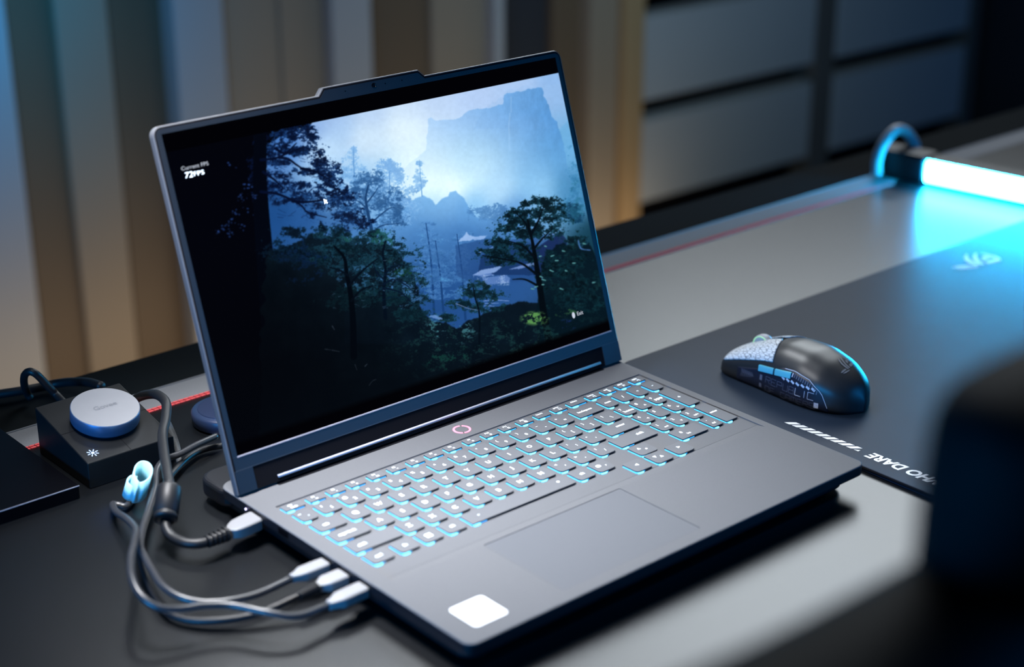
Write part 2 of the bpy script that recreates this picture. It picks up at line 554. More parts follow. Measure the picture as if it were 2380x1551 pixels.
# base: upper shell with recesses
bm = bmesh.new()
slab(bm, 0, 0, W, D0, 0.0135, T, [0.007, 0.007, 0.010, 0.010], 0.0009, 0.0014)
base = obj('deck_shell', bm, [M['deck']], lap)
c1 = bmesh.new()            # keyboard well, ramping up to the palm rest
prism(c1, [(0.0865, T + 0.001), (0.0865, T), (0.0935, T - 0.0010), (0.2165, T - 0.0010), (0.2172, T + 0.001)], 0.0118, 0.3522,
      fn=lambda a, b, c: (c, a, b))
c2 = bmesh.new()            # touchpad well
slab(c2, 0.0820, 0.0107, 0.2030, 0.0858, T - 0.0009, T + 0.001, 0.0016)
boolean_cut(base, [c1, c2])
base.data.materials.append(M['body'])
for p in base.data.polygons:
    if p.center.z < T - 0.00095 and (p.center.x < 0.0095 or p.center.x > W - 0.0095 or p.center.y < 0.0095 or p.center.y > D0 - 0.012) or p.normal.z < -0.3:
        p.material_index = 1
bm = bmesh.new()            # belly of the base, set in from the edges
slab(bm, 0.006, 0.010, W - 0.006, D0 + 0.012, 0.0025, 0.0137, 0.012, 0, 0.003)
obj('lower_case', bm, M['body'], lap)
bm = bmesh.new()
slab(bm, 0.0, D0 - 0.012, W, D0 + 0.030, 0.0055, T - 0.003, 0.014, 0.003, 0.003)
obj('rear_vent_block', bm, M['body'], lap)
for x, y in ((0.02, 0.02), (W - 0.06, 0.02), (0.02, 0.245), (W - 0.06, 0.245)):
    bm = bmesh.new(); slab(bm, x, y, x + 0.04, y + 0.008, 0.0003, 0.0026, 0.003)
    obj('rubber_foot', bm, M['matt'], lap)
for y, w in ((0.2225, 0.012), (0.1415, 0.010), (0.1230, 0.012), (0.1020, 0.010), (0.190, 0.012)):    # ports on the left side
    bm = bmesh.new()
    slab(bm, -0.0002, y - w / 2, 0.0008, y + w / 2, 0.0152, 0.0196, 0.0004)
    obj('port', bm, M['black'], lap)
bm = bmesh.new(); lathe(bm, [(0.0007, 0), (0.0007, 0.0006)], 12, Matrix.Translation((-0.0004, 0.2337, 0.0178)) @ Matrix.Rotation(math.radians(-90), 4, 'Y'))
obj('charging_light', bm, M['led'], lap, label='tiny violet charging light')
# touchpad
bm = bmesh.new(); slab(bm, 0.08225, 0.01095, 0.20275, 0.08555, T - 0.0009, T - 0.0002, 0.0014, 0.0002)
obj('touchpad', bm, M['pad'], lap)
bm = bmesh.new(); slab(bm, 0.0157, 0.0133, 0.0416, 0.0395, T, T + 0.00015, 0.003)
obj('sticker', bm, M['white'], lap, label='plain white square sticker on the palm rest')
# power ring
bm = bmesh.new()
cx, cy = 0.1818, 0.2288
for a0, a1 in ((66, 238), (250, 412)):
    n = 24
    lo = []
    for i in range(n + 1):
        a = math.radians(a0 + (a1 - a0) * i / n)
        lo.append([(cx + r * math.cos(a), cy + r * math.sin(a), T + z) for r, z in ((0.0052, 0.0), (0.0052, 0.0003), (0.0068, 0.0003), (0.0068, 0.0))])
    rings(bm, lo)
pb = obj('power_button', bm, M['red'], lap, label='glowing red ring power button')
bm = bmesh.new(); lathe(bm, [(0.0049, T), (0.0049, T + 0.00025), (0.0047, T + 0.0003)], 32, Matrix.Translation((cx, cy, 0)))
obj('button_cap', bm, M['deck'], pb)
# black strip standing in for gap and shadow, then the bar with its grille
bm = bmesh.new(); slab(bm, 0.0312, 0.2412, 0.3380, 0.2450, T, T + 0.0002, 0.0008)
obj('hinge_gap_shade', bm, M['matt'], lap)
bm = bmesh.new()
x0, x1 = 0.0325, 0.3365
prof = [(0.2445, T - 0.0002), (0.2436, T + 0.0048), (0.2440, T + 0.0058), (0.2450, T + 0.0062), (0.2545, T + 0.0070), (0.2570, T - 0.0002)]
prism(bm, prof, x0, x1, fn=lambda a, b, c: (c, a, b))
for f in bm.faces:
    c = f.calc_center_median()
    nrm = f.normal
hb = obj('hinge_cover', bm, [M['black']], lap)
bm = bmesh.new()
prism(bm, [(0.2434, T + 0.0046), (0.2438, T + 0.0060), (0.2450, T + 0.0064), (0.2462, T + 0.0063), (0.2450, T + 0.0050)], x0, x1, fn=lambda a, b, c: (c, a, b))
obj('cover_lip', bm, M['lip'], hb, smooth=True, label='front lip coloured pale for the highlight along it')  # pale colour carries the highlight of the bevel
bm = bmesh.new()            # perforated grille rows
for i in range(210):
    for j in range(5):
        x = x0 + 0.004 + i * (x1 - x0 - 0.008) / 209 + (0.0007 if j % 2 else 0)
        y = 0.2472 + j * 0.0014
        z = T + 0.00665 + (y - 0.2450) * 0.0843 - 0.0003
        v = [bm.verts.new((x + 0.00038 * math.cos(a), y + 0.00038 * math.sin(a), z)) for a in (0, 1.05, 2.09, 3.14, 4.19, 5.24)]
        bm.faces.new(v)
obj('grille', bm, M['engr'], hb)

# ---- keyboard
kb_bm = bmesh.new()
slab(kb_bm, 0.0119, 0.0936, 0.3521, 0.2164, T - 0.0011, T - 0.0009, 0.001)
kb = obj('keyboard', kb_bm, M['deck'], lap)
glow_bm = bmesh.new()
rnd = random.Random(4)


def key(x0, yb, x1, yf, legends=(), name='key', small=False, spot=True, curve=True):
    """one keycap from back edge yb to front edge yf with its printed legends"""
    b_ = bmesh.new()
    w = x1 - x0
    rf = 0.0027 if (w > 0.011 and not small and curve) else 0.0009
    zt, zb = T + 0.0007, T - 0.0002
    rk = 0.0006

    def ring(ins, z):
        pts = rr(x0 + ins, yf + ins, x1 - ins, yb - ins, [max(rf - ins, 2e-4), max(rf - ins, 2e-4), max(rk - ins, 1e-4), max(rk - ins, 1e-4)], 4)
        if not small and curve and w < 0.06:
            pts = [(x, y - 0.0006 * (1 - ((x - (x0 + x1) / 2) / (w / 2)) ** 2) if y < (yf + yb) / 2 else y) for x, y in pts]
        return [(x, y, z) for x, y in pts]
    rings(b_, [ring(0.0, zb), ring(0.0, zt - 0.0003), ring(0.0001, zt - 0.0001), ring(0.0003, zt)])
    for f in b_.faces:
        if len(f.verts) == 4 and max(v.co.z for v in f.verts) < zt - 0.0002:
            f.material_index = 2  # cap sides coloured near black to stand for their shade
    zl = zt + 0.00003
    for s, fx, fy, size in legends:
        lx, ly = x0 + fx * w, yf + fy * (yb - yf)
        if s == 'WIN':
            for dx in (-1, 1):
                for dy in (-1, 1):
                    q = 0.0011
                    b_.faces.new([b_.verts.new((lx + dx * 0.0012 + sx * q * .9, ly + dy * 0.0012 + sy * q * .9, zl)) for sx, sy in
                                  ((-1, -1), (1, -1), (1, 1), (-1, 1))]).material_index = 1
        elif s == 'BLOB':
            b_.faces.new([b_.verts.new((lx + 0.0021 * math.cos(a), ly + 0.0019 * math.sin(a), zl)) for a in np.arange(0, 6.2, 0.7)]).material_index = 1
        elif s in ('UP', 'DN', 'LT', 'RT'):
            a0 = {'UP': 90, 'DN': 270, 'LT': 180, 'RT': 0}[s]
            b_.faces.new([b_.verts.new((lx + size * .45 * math.cos(math.radians(a0 + a)), ly + size * .45 * math.sin(math.radians(a0 + a)), zl))
                          for a in (0, 125, 235)]).material_index = 1
        else:
            put_text(b_, s, lambda a, c: (lx + a, ly + c, zl), size, 1, bold=0.03)
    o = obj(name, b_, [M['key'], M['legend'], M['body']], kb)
    # light leaking from under the cap: a thin line down the left side and a pool at the front
    g = glow_bm
    z = T - 0.0009
    h = 0.0006
    slab(g, x0 - 0.00035, yf + 0.0004, x0 + 0.0006, yb - 0.0010, z, z + h, 0.0003, mi=0, n=2)
    if spot:
        ws = min(w * 0.30, 0.0048)
        cx_ = x0 + (0.0030 if not small else 0.0035)
        yq = yf - 0.0006
        lathe(g, [(1.0, 0.0), (1.0, 1.0)], 14, Matrix.Translation((cx_, yq, z)) @ Matrix.Diagonal((ws * 0.62, 0.00135, 0.0006, 1)), mi=1)
        slab(g, x0 + 0.0004, yf - 0.0001, x0 + (w * 0.93 if small else min(w * 0.50, 0.0120)), yf + 0.0010, z, z + h, 0.0002, mi=0, n=2)
    return o


L1 = lambda s, size=0.0052: [(s, 0.47, 0.52, size)]
L2 = lambda a, b: [(a, 0.28, 0.70, 0.0036), (b, 0.62, 0.38, 0.0042)]
FN = lambda s, t='': [(s, 0.42, 0.70, 0.0026)] + ([(t, 0.52, 0.30, 0.0030)] if t else [])
# function row
fx = [0.0128, 0.0326, 0.0490, 0.0657, 0.0832, 0.1005, 0.1172, 0.1338, 0.1506, 0.1684, 0.1852, 0.2022, 0.2190, 0.2361, 0.2530, 0.2693, 0.2886, 0.3046, 0.3203, 0.3358]
fn_names = ['esc', 'F1', 'F2', 'F3', 'F4', 'F5', 'F6', 'F7', 'F8', 'F9', 'F10', 'F11', 'F12', 'insert', 'prtsc', 'delete', 'home', 'end', 'pgup', 'pgdn']
ic = ['lock', '=', '-', '+', 'm', '*', 'o', '=', 'x', 'n', '#', '%', '@', '', '[ ]', '', '>|', '[]', '|<', '>|']
for i, x in enumerate(fx):
    w = 0.0124
    if i == 0: w = 0.0155
    if i == 15: w = 0.0160
    if i > 15: w = 0.0120
    key(x, 0.2133, x + w, 0.2052, FN(fn_names[i], ic[i]), small=True)
# number row
yb, yf = 0.2000, 0.1857
key(0.0134, yb, 0.0258, yf, L2('~', '`'))
for i, (a, b) in enumerate(zip('!@#$%^&*()_+', '1234567890-=')):
    key(0.0301 + 0.0191 * i, yb, 0.0301 + 0.0191 * i + 0.0150, yf, L2(a, b))
key(0.2603, yb, 0.2848, yf, [('backspace', 0.45, 0.52, 0.0034)], curve=False)
for i, s in enumerate(('num', '/', '*', '-')):
    key(0.2889 + 0.0160 * i, yb, 0.2889 + 0.0160 * i + 0.0118, yf, [(s, 0.5, 0.5, 0.0034 if i == 0 else 0.0046)])
# letter rows
yb, yf = 0.1810, 0.1665
key(0.0138, yb, 0.0352, yf, [('tab', 0.40, 0.5, 0.0036)])
for i, s in enumerate('QWERTYUIOP[]'):
    lg = L1(s) if i < 10 else L2('{}'[i - 10], s)
    key(0.0393 + 0.0191 * i, yb, 0.0393 + 0.0191 * i + 0.0150, yf, lg)
key(0.2687, yb, 0.2848, yf, L2('|', '\\'))
for i, s in enumerate('789'):
    key(0.2890 + 0.0161 * i, yb, 0.2890 + 0.0161 * i + 0.0118, yf, L2(s, ('home', 'UP', 'pgup')[i]) if i != 1 else [('8', 0.3, 0.68, 0.0042), ('UP', 0.65, 0.32, 0.003)])
key(0.3371, yb, 0.3490, 0.1482, [('+', 0.5, 0.5, 0.0046)], curve=False)
yb, yf = 0.1628, 0.1480
key(0.0142, yb, 0.0410, yf, [('caps lock', 0.46, 0.5, 0.0036)])
for i, s in enumerate("ASDFGHJKL;'"):
    lg = L1(s) if i < 9 else L2(':"'[i - 9], s)
    key(0.0451 + 0.0191 * i, yb, 0.0451 + 0.0191 * i + 0.0150, yf, lg)
key(0.2560, yb, 0.2846, yf, [('enter', 0.60, 0.62, 0.0040)], curve=False)
for i, s in enumerate('456'):
    key(0.2897 + 0.0160 * i, yb, 0.2897 + 0.0160 * i + 0.0118, yf, [(s, 0.3, 0.68, 0.0042)] + ([(('LT', '', 'RT')[i], 0.66, 0.32, 0.003)] if i != 1 else []))
yb, yf = 0.1440, 0.1292
key(0.0148, yb, 0.0516, yf, [('shift', 0.26, 0.5, 0.0038)], curve=False)
for i, s in enumerate('ZXCVBNM,./'):
    lg = L1(s) if i < 7 else L2('<>?'[i - 7], s)
    key(0.0552 + 0.0191 * i, yb, 0.0552 + 0.0191 * i + 0.0150, yf, lg)
key(0.2480, yb, 0.2844, yf, [('shift', 0.72, 0.62, 0.0040)], curve=False)
for i, s in enumerate('123'):
    key(0.2900 + 0.0160 * i, yb, 0.2900 + 0.0160 * i + 0.0115, yf, [(s, 0.3, 0.68, 0.0042)] + ([('end', 0.62, 0.30, 0.0026)] if i == 0 else [(('', 'DN', '')[i], 0.66, 0.32, 0.003)] if i == 1 else [('pgdn', 0.6, 0.3, 0.0024)]))
key(0.3371, yb, 0.3492, 0.1103, [('enter', 0.45, 0.55, 0.0034)], curve=False)
# bottom row
yb, yf = 0.1252, 0.1107
for x0, x1, s in ((0.0151, 0.0318, 'ctrl'), (0.0366, 0.0518, 'fn'), (0.0559, 0.0710, 'WIN'), (0.0751, 0.0903, 'alt')):
    key(x0, yb, x1, yf, [(s, 0.5, 0.5, 0.0038)])
key(0.0944, yb, 0.1862, yf, [('*', 0.12, 0.5, 0.004), ('o', 0.9, 0.6, 0.004)], name='spacebar', curve=False)
key(0.1903, yb, 0.2054, yf, [('alt', 0.5, 0.5, 0.0038)])
key(0.2090, yb, 0.2240, yf, [('BLOB', 0.35, 0.55, 1), ('r', 0.72, 0.4, 0.003)])
key(0.2492, 0.1257, 0.2660, yf, [('UP', 0.35, 0.62, 0.004), ('o', 0.62, 0.4, 0.0034)])
key(0.2902, yb, 0.3172, 0.1100, [('0', 0.28, 0.62, 0.0042), ('ins', 0.42, 0.34, 0.0032)], curve=False)
key(0.3228, 0.1258, 0.3334, 0.1102, [('.', 0.35, 0.7, 0.004), ('del', 0.5, 0.32, 0.003)])
key(0.2284, 0.1096, 0.2440, 0.0945, [('LT', 0.5, 0.55, 0.004)])
key(0.2490, 0.1092, 0.2650, 0.0942, [('DN', 0.35, 0.62, 0.004), ('UP', 0.62, 0.45, 0.004)])
key(0.2702, 0.1096, 0.2868, 0.0945, [('RT', 0.5, 0.6, 0.004)])
obj('key_backlight', glow_bm, [M['glow'], M['glow2']], kb, label='cyan light leaking from under the keys')

# ---- lid (lid coordinates: X across, S up the lid, D towards the viewer)
TILT = math.radians(18.02)
HY, HZ = 0.2432, T + 0.0006
LID = Matrix(((1, 0, 0, 0), (0, math.sin(TILT), -math.cos(TILT), HY), (0, math.cos(TILT), math.sin(TILT), HZ), (0, 0, 0, 1)))
# a point (X, S, D) in this frame: X right, S up, D out of the screen


def lp(x, s, d):
    v = LID @ Vector((x, s, d))
    return (v.x, v.y, v.z)


def lid_outline(i):
    """lid silhouette inset by i, anticlockwise seen from the front"""
    r = 0.0065 - i
    pts = []
    pts += [(i, 0.0 + i)] if False else []
    x0, x1, s0, s1 = i, W - i, 0.0010 + i * 0.2, 0.2516 - i
    arc = lambda cx, cs, a0, a1: [(cx + r * math.cos(math.radians(a0 + (a1 - a0) * k / 6)), cs + r * math.sin(math.radians(a0 + (a1 - a0) * k / 6))) for k in range(7)]
    pts += [(x0, s0), (x1, s0)]
    pts += arc(x1 - r, s1 - r, 0, 90)
    n0, n1, dn = 0.1318 + i * 0.4, 0.2262 - i * 0.4, 0.0050
    pts += [(n1, s1), (n1 - 0.0050, s1 + dn), (n0 + 0.0050, s1 + dn), (n0, s1)]
    pts += arc(x0 + r, s1 - r, 90, 180)
    return pts


bm = bmesh.new()
rings(bm, [[lp(x, s, d) for x, s in lid_outline(i)] for i, d in ((0.0008, -0.0062), (0.0002, -0.0056), (0.0, -0.0050), (0.0, -0.0008), (0.0003, -0.0002), (0.0009, 0.0))])
# open the shell's front: a recess for the bezel and the chin
lid = obj('lid', bm, [M['rim'], M['matt']], lap)
front = max((p for p in lid.data.polygons if len(p.vertices) > 4), key=lambda p: (p.normal @ Vector((0, -1, 0.3))))
front.material_index = 1
OX, OS0, OS1 = 0.0060, 0.0268, 0.2462
CHIN = 0.0176
bm = bmesh.new()
dz0, dz1 = 0.0, 0.0004
ins = 0.0022
o1 = lid_outline(ins)
top = [p for p in o1 if p[1] > OS1 - 0.002]


def lprism(b_, poly, d0, d1, mi=0):
    prism(b_, poly, d0, d1, mi, fn=lp)


lprism(bm, [(ins, OS1)] + [(W - ins, OS1)] + [p for p in o1 if p[1] > OS1 - 0.0002], dz0, dz1)
lprism(bm, [(ins, OS0), (OX, OS0), (OX, OS1), (ins, OS1)], dz0, dz1)
lprism(bm, [(W - OX, OS0), (W - ins, OS0), (W - ins, OS1), (W - OX, OS1)], dz0, dz1)
lprism(bm, [(ins, CHIN), (W - ins, CHIN), (W - ins, OS0), (ins, OS0)], dz0, dz1 + 0.0004)
bz = obj('bezel', bm, M['bezel'], lid)
bm = bmesh.new()
lprism(bm, [(OX - 0.0005, OS0 - 0.0007), (W - OX + 0.0005, OS0 - 0.0007), (W - OX, OS0 + 0.0002), (OX, OS0 + 0.0002)], 0.0003, 0.0011)
obj('bezel_lip', bm, M['lip'], lid, label='lip under the screen coloured pale for its highlight')  # light caught by the bevel is put into the pale colour
bm = bmesh.new()
lprism(bm, [(ins, CHIN - 0.0005), (W - ins, CHIN - 0.0005), (W - ins, CHIN), (ins, CHIN)], 0.0002, 0.0009)
obj('chin_edge', bm, M['side'], lid)
bm = bmesh.new()            # recessed black hinge zone under the chin, and its two arms
lprism(bm, [(0.0155, 0.0012), (W - 0.0155, 0.0012), (W - 0.0155, CHIN - 0.0005), (0.0155, CHIN - 0.0005)], 0.0, 0.0003)
obj('hinge', bm, M['matt'], lid)
for a, b in ((0.0012, 0.0150), (W - 0.0190, W - 0.0012)):
    bm = bmesh.new()
    lprism(bm, [(a, 0.0014), (b, 0.0014), (b, CHIN - 0.0005), (a, CHIN - 0.0005)], 0.0, 0.0011)
    obj('hinge_arm', bm, M['bezel'], lid)
# webcam bump details
bm = bmesh.new()
lathe(bm, [(0.0019, 0.0), (0.0019, 0.0003), (0.0015, 0.00035), (0.0013, 0.0001), (0.0004, 0.0001)], 24, LID @ Matrix.Translation((0.1796, 0.2512, 0.0004)))
obj('webcam', bm, M['black'], lid)
for x in (0.1545, 0.1897, 0.2048):
    bm = bmesh.new()
    lathe(bm, [(0.0005, 0.0), (0.0005, 0.0001)], 10, LID @ Matrix.Translation((x, 0.2511, 0.0004)))
    obj('microphone_hole', bm, M['black'], lid)

# ---- the picture on the screen, laid down as colours on a fine grid
X0, X1, Y0, Y1 = 360, 1430, 125, 1075
BW, BH = X1 - X0, Y1 - Y0
rng = np.random.default_rng(7)


def vnoise(scale, seed, octs=4, gain=0.55, sx=1.0):
    r = np.random.default_rng(seed)
    out = np.zeros((BH, BW)); amp = 1.0; tot = 0
    for o in range(octs):
        s = max(scale / 2 ** o, 1.5)
        gh, gw = int(BH / s) + 3, int(BW / (s * sx)) + 3
        g = r.random((gh, gw))
        yy = np.arange(BH) / s; xx = np.arange(BW) / (s * sx)
        iy = yy.astype(int); ix = xx.astype(int)
        fy = (yy - iy)[:, None]; fx_ = (xx - ix)[None]
        fy = fy * fy * (3 - 2 * fy); fx_ = fx_ * fx_ * (3 - 2 * fx_)
        a = g[iy][:, ix]; b = g[iy][:, ix + 1]; c = g[iy + 1][:, ix]; d = g[iy + 1][:, ix + 1]
        out += amp * ((a * (1 - fx_) + b * fx_) * (1 - fy) + (c * (1 - fx_) + d * fx_) * fy)
        tot += amp; amp *= gain
    return out / tot - 0.5


YY, XX = np.mgrid[Y0:Y1, X0:X1].astype(float)
# sky and mist from colour samples
samp = [(730, 292, 140, 176, 226), (660, 330, 70, 120, 190), (1000, 220, 186, 210, 242), (1100, 195, 178, 204, 242), (1200, 180, 170, 200, 240), (1290, 180, 142, 182, 230), (850, 320, 206, 230, 250), (760, 350, 190, 222, 250), (790, 300, 172, 206, 242),
        (940, 300, 222, 242, 253), (860, 260, 184, 210, 242), (780, 280, 156, 188, 232), (950, 250, 200, 222, 246), (1000, 430, 230, 253, 255), (1050, 440, 232, 254, 255), (960, 400, 228, 250, 255), (1100, 400, 206, 240, 254), (1150, 440, 176, 218, 248), (1250, 440, 136, 192, 234),
        (1330, 440, 76, 140, 188), (1335, 340, 108, 172, 220), (900, 500, 110, 168, 222), (1000, 560, 78, 134, 194), (1000, 650, 36, 84, 146), (1020, 720, 18, 50, 104), (930, 430, 212, 240, 253), (1010, 470, 190, 230, 252),
        (1100, 480, 140, 196, 240), (1200, 500, 96, 152, 210), (880, 430, 180, 218, 248), (1080, 560, 60, 110, 172), (1150, 600, 36, 72, 130), (840, 420, 168, 210, 246), (700, 500, 38, 86, 148), (650, 500, 28, 74, 134), (760, 420, 150, 196, 240), (800, 520, 60, 110, 170),
        (1400, 560, 20, 60, 80), (600, 700, 4, 8, 20), (500, 900, 3, 4, 10), (900, 800, 6, 20, 36), (1300, 800, 6, 18, 26)]
num = np.zeros((BH, BW, 3)); den = np.zeros((BH, BW, 1))
for x, y, r_, g_, b_ in samp:
    w_ = 1.0 / (((XX - x) ** 2 + (YY - y) ** 2) + 500.0) ** 2.3
    num += w_[..., None] * np.array([r_, g_, b_]); den += w_[..., None]
img = num / den
for _ in range(14):
    img = (img + np.roll(img, 5, 0) + np.roll(img, -5, 0) + np.roll(img, 5, 1) + np.roll(img, -5, 1)) / 5
n_big = vnoise(160, 1, 3)
n_mid = vnoise(34, 2, 4)
n_fine = vnoise(7, 3, 3)
LACE = [vnoise(15, 71 + k, 5, 0.85, 1.35) for k in range(4)]       # ragged foliage fields
LACE = [(l - l.mean()) / l.std() for l in LACE]
img *= (1 + 0.05 * n_big[..., None])


def pmask(poly, jit=6.0, seed=5, soft=1, jscale=14):
    n1 = vnoise(jscale, seed, 4); n2 = vnoise(jscale, seed + 50, 4)
    X = XX + n1 * jit * 2; Y = YY + n2 * jit * 2
    inside = np.zeros((BH, BW), bool)
    j = len(poly) - 1
    for i in range(len(poly)):
        (xi, yi), (xj, yj) = poly[i], poly[j]
        if yi != yj:
            c = ((yi > Y) != (yj > Y)) & (X < (xj - xi) * (Y - yi) / (yj - yi) + xi)
            inside ^= c
        j = i
    m = inside.astype(float)
    for _ in range(soft):
        m = (m + np.roll(m, 1, 0) + np.roll(m, -1, 0) + np.roll(m, 1, 1) + np.roll(m, -1, 1)) / 5
    return m


def comp(mask, color, alpha=1.0):
    global img
    a = (mask * alpha)[..., None]
    img = img * (1 - a) + a * np.asarray(color)


def lace(ells, c0, c1, thr=0.0, alpha=0.9, k=0, lit=0.0, gain=1.15):
    """ragged leafy mass over ellipses (cx, cy, rx, ry); darker c0 inside, c1 at the thin edges"""
    env = np.full((BH, BW), -3.0)
    for cx_, cy_, rx, ry in ells:
        env = np.maximum(env, 1.25 - ((XX - cx_) / rx) ** 2 - ((YY - cy_) / ry) ** 2)
    v = env * 1.5 + LACE[k] * 0.95 - thr
    m = np.clip(v * gain, 0, 1)
    t = np.clip(v * 0.42 + LACE[(k + 1) % 4] * 0.22, 0, 1)[..., None]
    col = np.array(c1) * (1 - t) + np.array(c0) * t
    if lit:
        col = col + np.clip(LACE[(k + 2) % 4] - 0.9, 0, 2)[..., None] * lit * np.array([0.55, 1.0, 0.9])
    comp(m, col, alpha)


def stamp(x, y, rx, ry, col, a):
    ix0, ix1 = int(x - rx - 2 - X0), int(x + rx + 3 - X0)
    iy0, iy1 = int(y - ry - 2 - Y0), int(y + ry + 3 - Y0)
    if ix0 < 0 or iy0 < 0 or ix1 >= BW or iy1 >= BH:
        return
    sx = (np.arange(ix0, ix1) + X0 - x)[None] / rx
    sy = (np.arange(iy0, iy1) + Y0 - y)[:, None] / ry
    m = np.clip((1.25 - np.sqrt(sx * sx + sy * sy)) * 2.0, 0, 1)[..., None] * a
    img[iy0:iy1, ix0:ix1] = img[iy0:iy1, ix0:ix1] * (1 - m) + m * np.array(col)


def limb(pts, w0, w1, col, a=0.9):
    P = smooth_path([(p[0], p[1], 0) for p in pts], 8)
    for i, (p, q) in enumerate(zip(P, P[1:])):
        L = max(int(np.hypot(*(q - p)[:2]) / 1.2), 1)
        w_ = w0 + (w1 - w0) * i / len(P)
        for k in range(L):
            t = p + (q - p) * k / L
            stamp(t[0], t[1], w_, w_, col, a)


def twigs(n, box_, col, L=(8, 26), w=0.7, a=0.5):
    for _ in range(n):
        x, y = rng.uniform(box_[0], box_[2]), rng.uniform(box_[1], box_[3])
        th = rng.uniform(-0.7, 0.5); l = rng.uniform(*L)
        limb([(x, y), (x + l * 0.5 * math.cos(th), y + l * 0.5 * math.sin(th) + rng.uniform(-2, 2)), (x + l * math.cos(th), y + l * math.sin(th))], w, w * 0.7, col, a)


# cliff fading into the mist
fade = np.clip((425 - YY) / 190, 0, 1) ** 0.9
cl = pmask([(1330, 190), (1262, 200), (1250, 206), (1225, 198), (1180, 212), (1150, 238), (1128, 250), (1100, 300), (1300, 300), (1340, 260)], 5, 11)
comp(cl, (150, 188, 232), 0.35)
cl = pmask([(1050, 277), (1008, 280), (1003, 274), (996, 278), (994, 300), (990, 350), (950, 380), (915, 440), (1340, 440), (1322, 400), (1308, 330), (1296, 285), (1283, 270), (1271, 236),
            (1258, 203), (1240, 206), (1226, 207), (1212, 213), (1180, 217), (1172, 221), (1168, 244), (1120, 253), (1092, 256), (1066, 275)], 4, 12)
g = np.clip((XX - 1000) / 300, 0, 1)
rock = np.clip(vnoise(30, 19, 5, 0.7, 0.5), -0.4, 0.4)
colr = np.stack([150 - 66 * g, 196 - 50 * g, 244 - 36 * g], -1) * (1 + 0.16 * (rock * (0.3 + g))[..., None])
al = np.clip(fade * (0.62 + 0.45 * g) * 1.15, 0, 0.97)
comp(cl, colr, al)
for xw, y0_, y1_ in ((1187, 224, 262), (1184, 262, 350)):
    comp(np.exp(-((XX - xw - 5 * n_mid) / 1.4) ** 2) * ((YY > y0_) & (YY < y1_)), (176, 212, 246), 0.3)
lace([(1345, 420, 26, 90), (1330, 470, 30, 30)], (44, 112, 158), (72, 142, 190), 0.6, 0.6, 0)
# mid hills with trees on their shoulders
hf = np.clip((640 - YY) / 190, 0, 1)
hill = np.stack([38 + 62 * hf, 84 + 82 * hf, 146 + 84 * hf], -1)
h = pmask([(800, 545), (880, 506), (930, 494), (952, 470), (968, 460), (984, 454), (1000, 464), (1012, 476), (1030, 462), (1042, 456), (1046, 446), (1058, 444), (1066, 452), (1080, 464),
           (1092, 488), (1110, 506), (1180, 512), (1250, 560), (1250, 800), (800, 800)], 3, 14, 2)
comp(h, hill, 0.75)
lace([(1128, 495, 34, 16), (1165, 500, 34, 22), (1200, 505, 40, 20)], (62, 114, 172), (84, 138, 196), 0.2, 0.75, 1)
lace([(940, 476, 26, 12), (900, 488, 34, 14)], (110, 164, 222), (140, 190, 238), 0.4, 0.6, 2)
# pale far trees
lace([(975, 382, 9, 9), (976, 400, 13, 10), (975, 418, 15, 9), (978, 434, 13, 8)], (112, 168, 224), (150, 200, 242), 0.0, 0.8, 3)
limb([(975, 372), (977, 410), (981, 458)], 0.8, 1.4, (100, 156, 214), 0.7)
lace([(820, 352, 12, 12), (818, 372, 22, 12), (822, 392, 28, 12), (815, 412, 34, 14)], (110, 166, 222), (150, 198, 240), 0.15, 0.75, 0)
limb([(822, 338), (822, 380), (826, 440)], 0.8, 2.0, (96, 150, 208), 0.8)
lace([(893, 384, 20, 16), (915, 392, 18, 14), (905, 412, 32, 16)], (104, 160, 220), (146, 196, 240), 0.1, 0.8, 1)
lace([(800, 430, 60, 34), (860, 440, 70, 40), (920, 460, 50, 40), (880, 490, 70, 40), (780, 470, 40, 30)], (92, 148, 208), (140, 192, 238), 0.35, 0.75, 2)
limb([(905, 400), (905, 440), (900, 480)], 1.0, 2.0, (92, 146, 206), 0.7)
# nearer blue tree in the middle
lace([(862, 420, 34, 20), (840, 450, 44, 22), (890, 452, 44, 24), (868, 478, 60, 24), (915, 500, 34, 22), (820, 480, 34, 20), (900, 520, 40, 16)], (34, 78, 130), (84, 138, 194), 0.4, 0.85, 3)
limb([(868, 600), (864, 540), (856, 500), (850, 462), (856, 430)], 4.6, 1.5, (26, 62, 108), 0.95)
for p in ([(862, 520), (884, 500), (906, 484), (918, 482)], [(856, 490), (836, 470), (818, 464)], [(854, 470), (870, 450), (878, 436)], [(864, 540), (890, 524), (930, 520)]):
    limb(p, 2.0, 0.8, (30, 68, 116), 0.9)
# slim trees standing in the mist
for x, yt, k in ((990, 520, 0), (1012, 560, 1), (1062, 545, 2)):
    lace([(x + 4 + (yy - yt) * 0.07 + rng.normal(0, 7), yy, rng.uniform(14, 26), 6) for yy in np.arange(yt, 700, 13)], (52, 102, 162), (90, 146, 206), 0.35, 0.6, k, 20)
    limb([(x, yt), (x + 12, yt + 90), (x + 20, 745)], 1.1, 3.0, (24, 62, 116), 0.7)
lace([(1040, 600, 60, 30), (1010, 640, 50, 30), (1070, 640, 40, 30)], (46, 92, 150), (76, 130, 190), 1.0, 0.6, 3, 30)
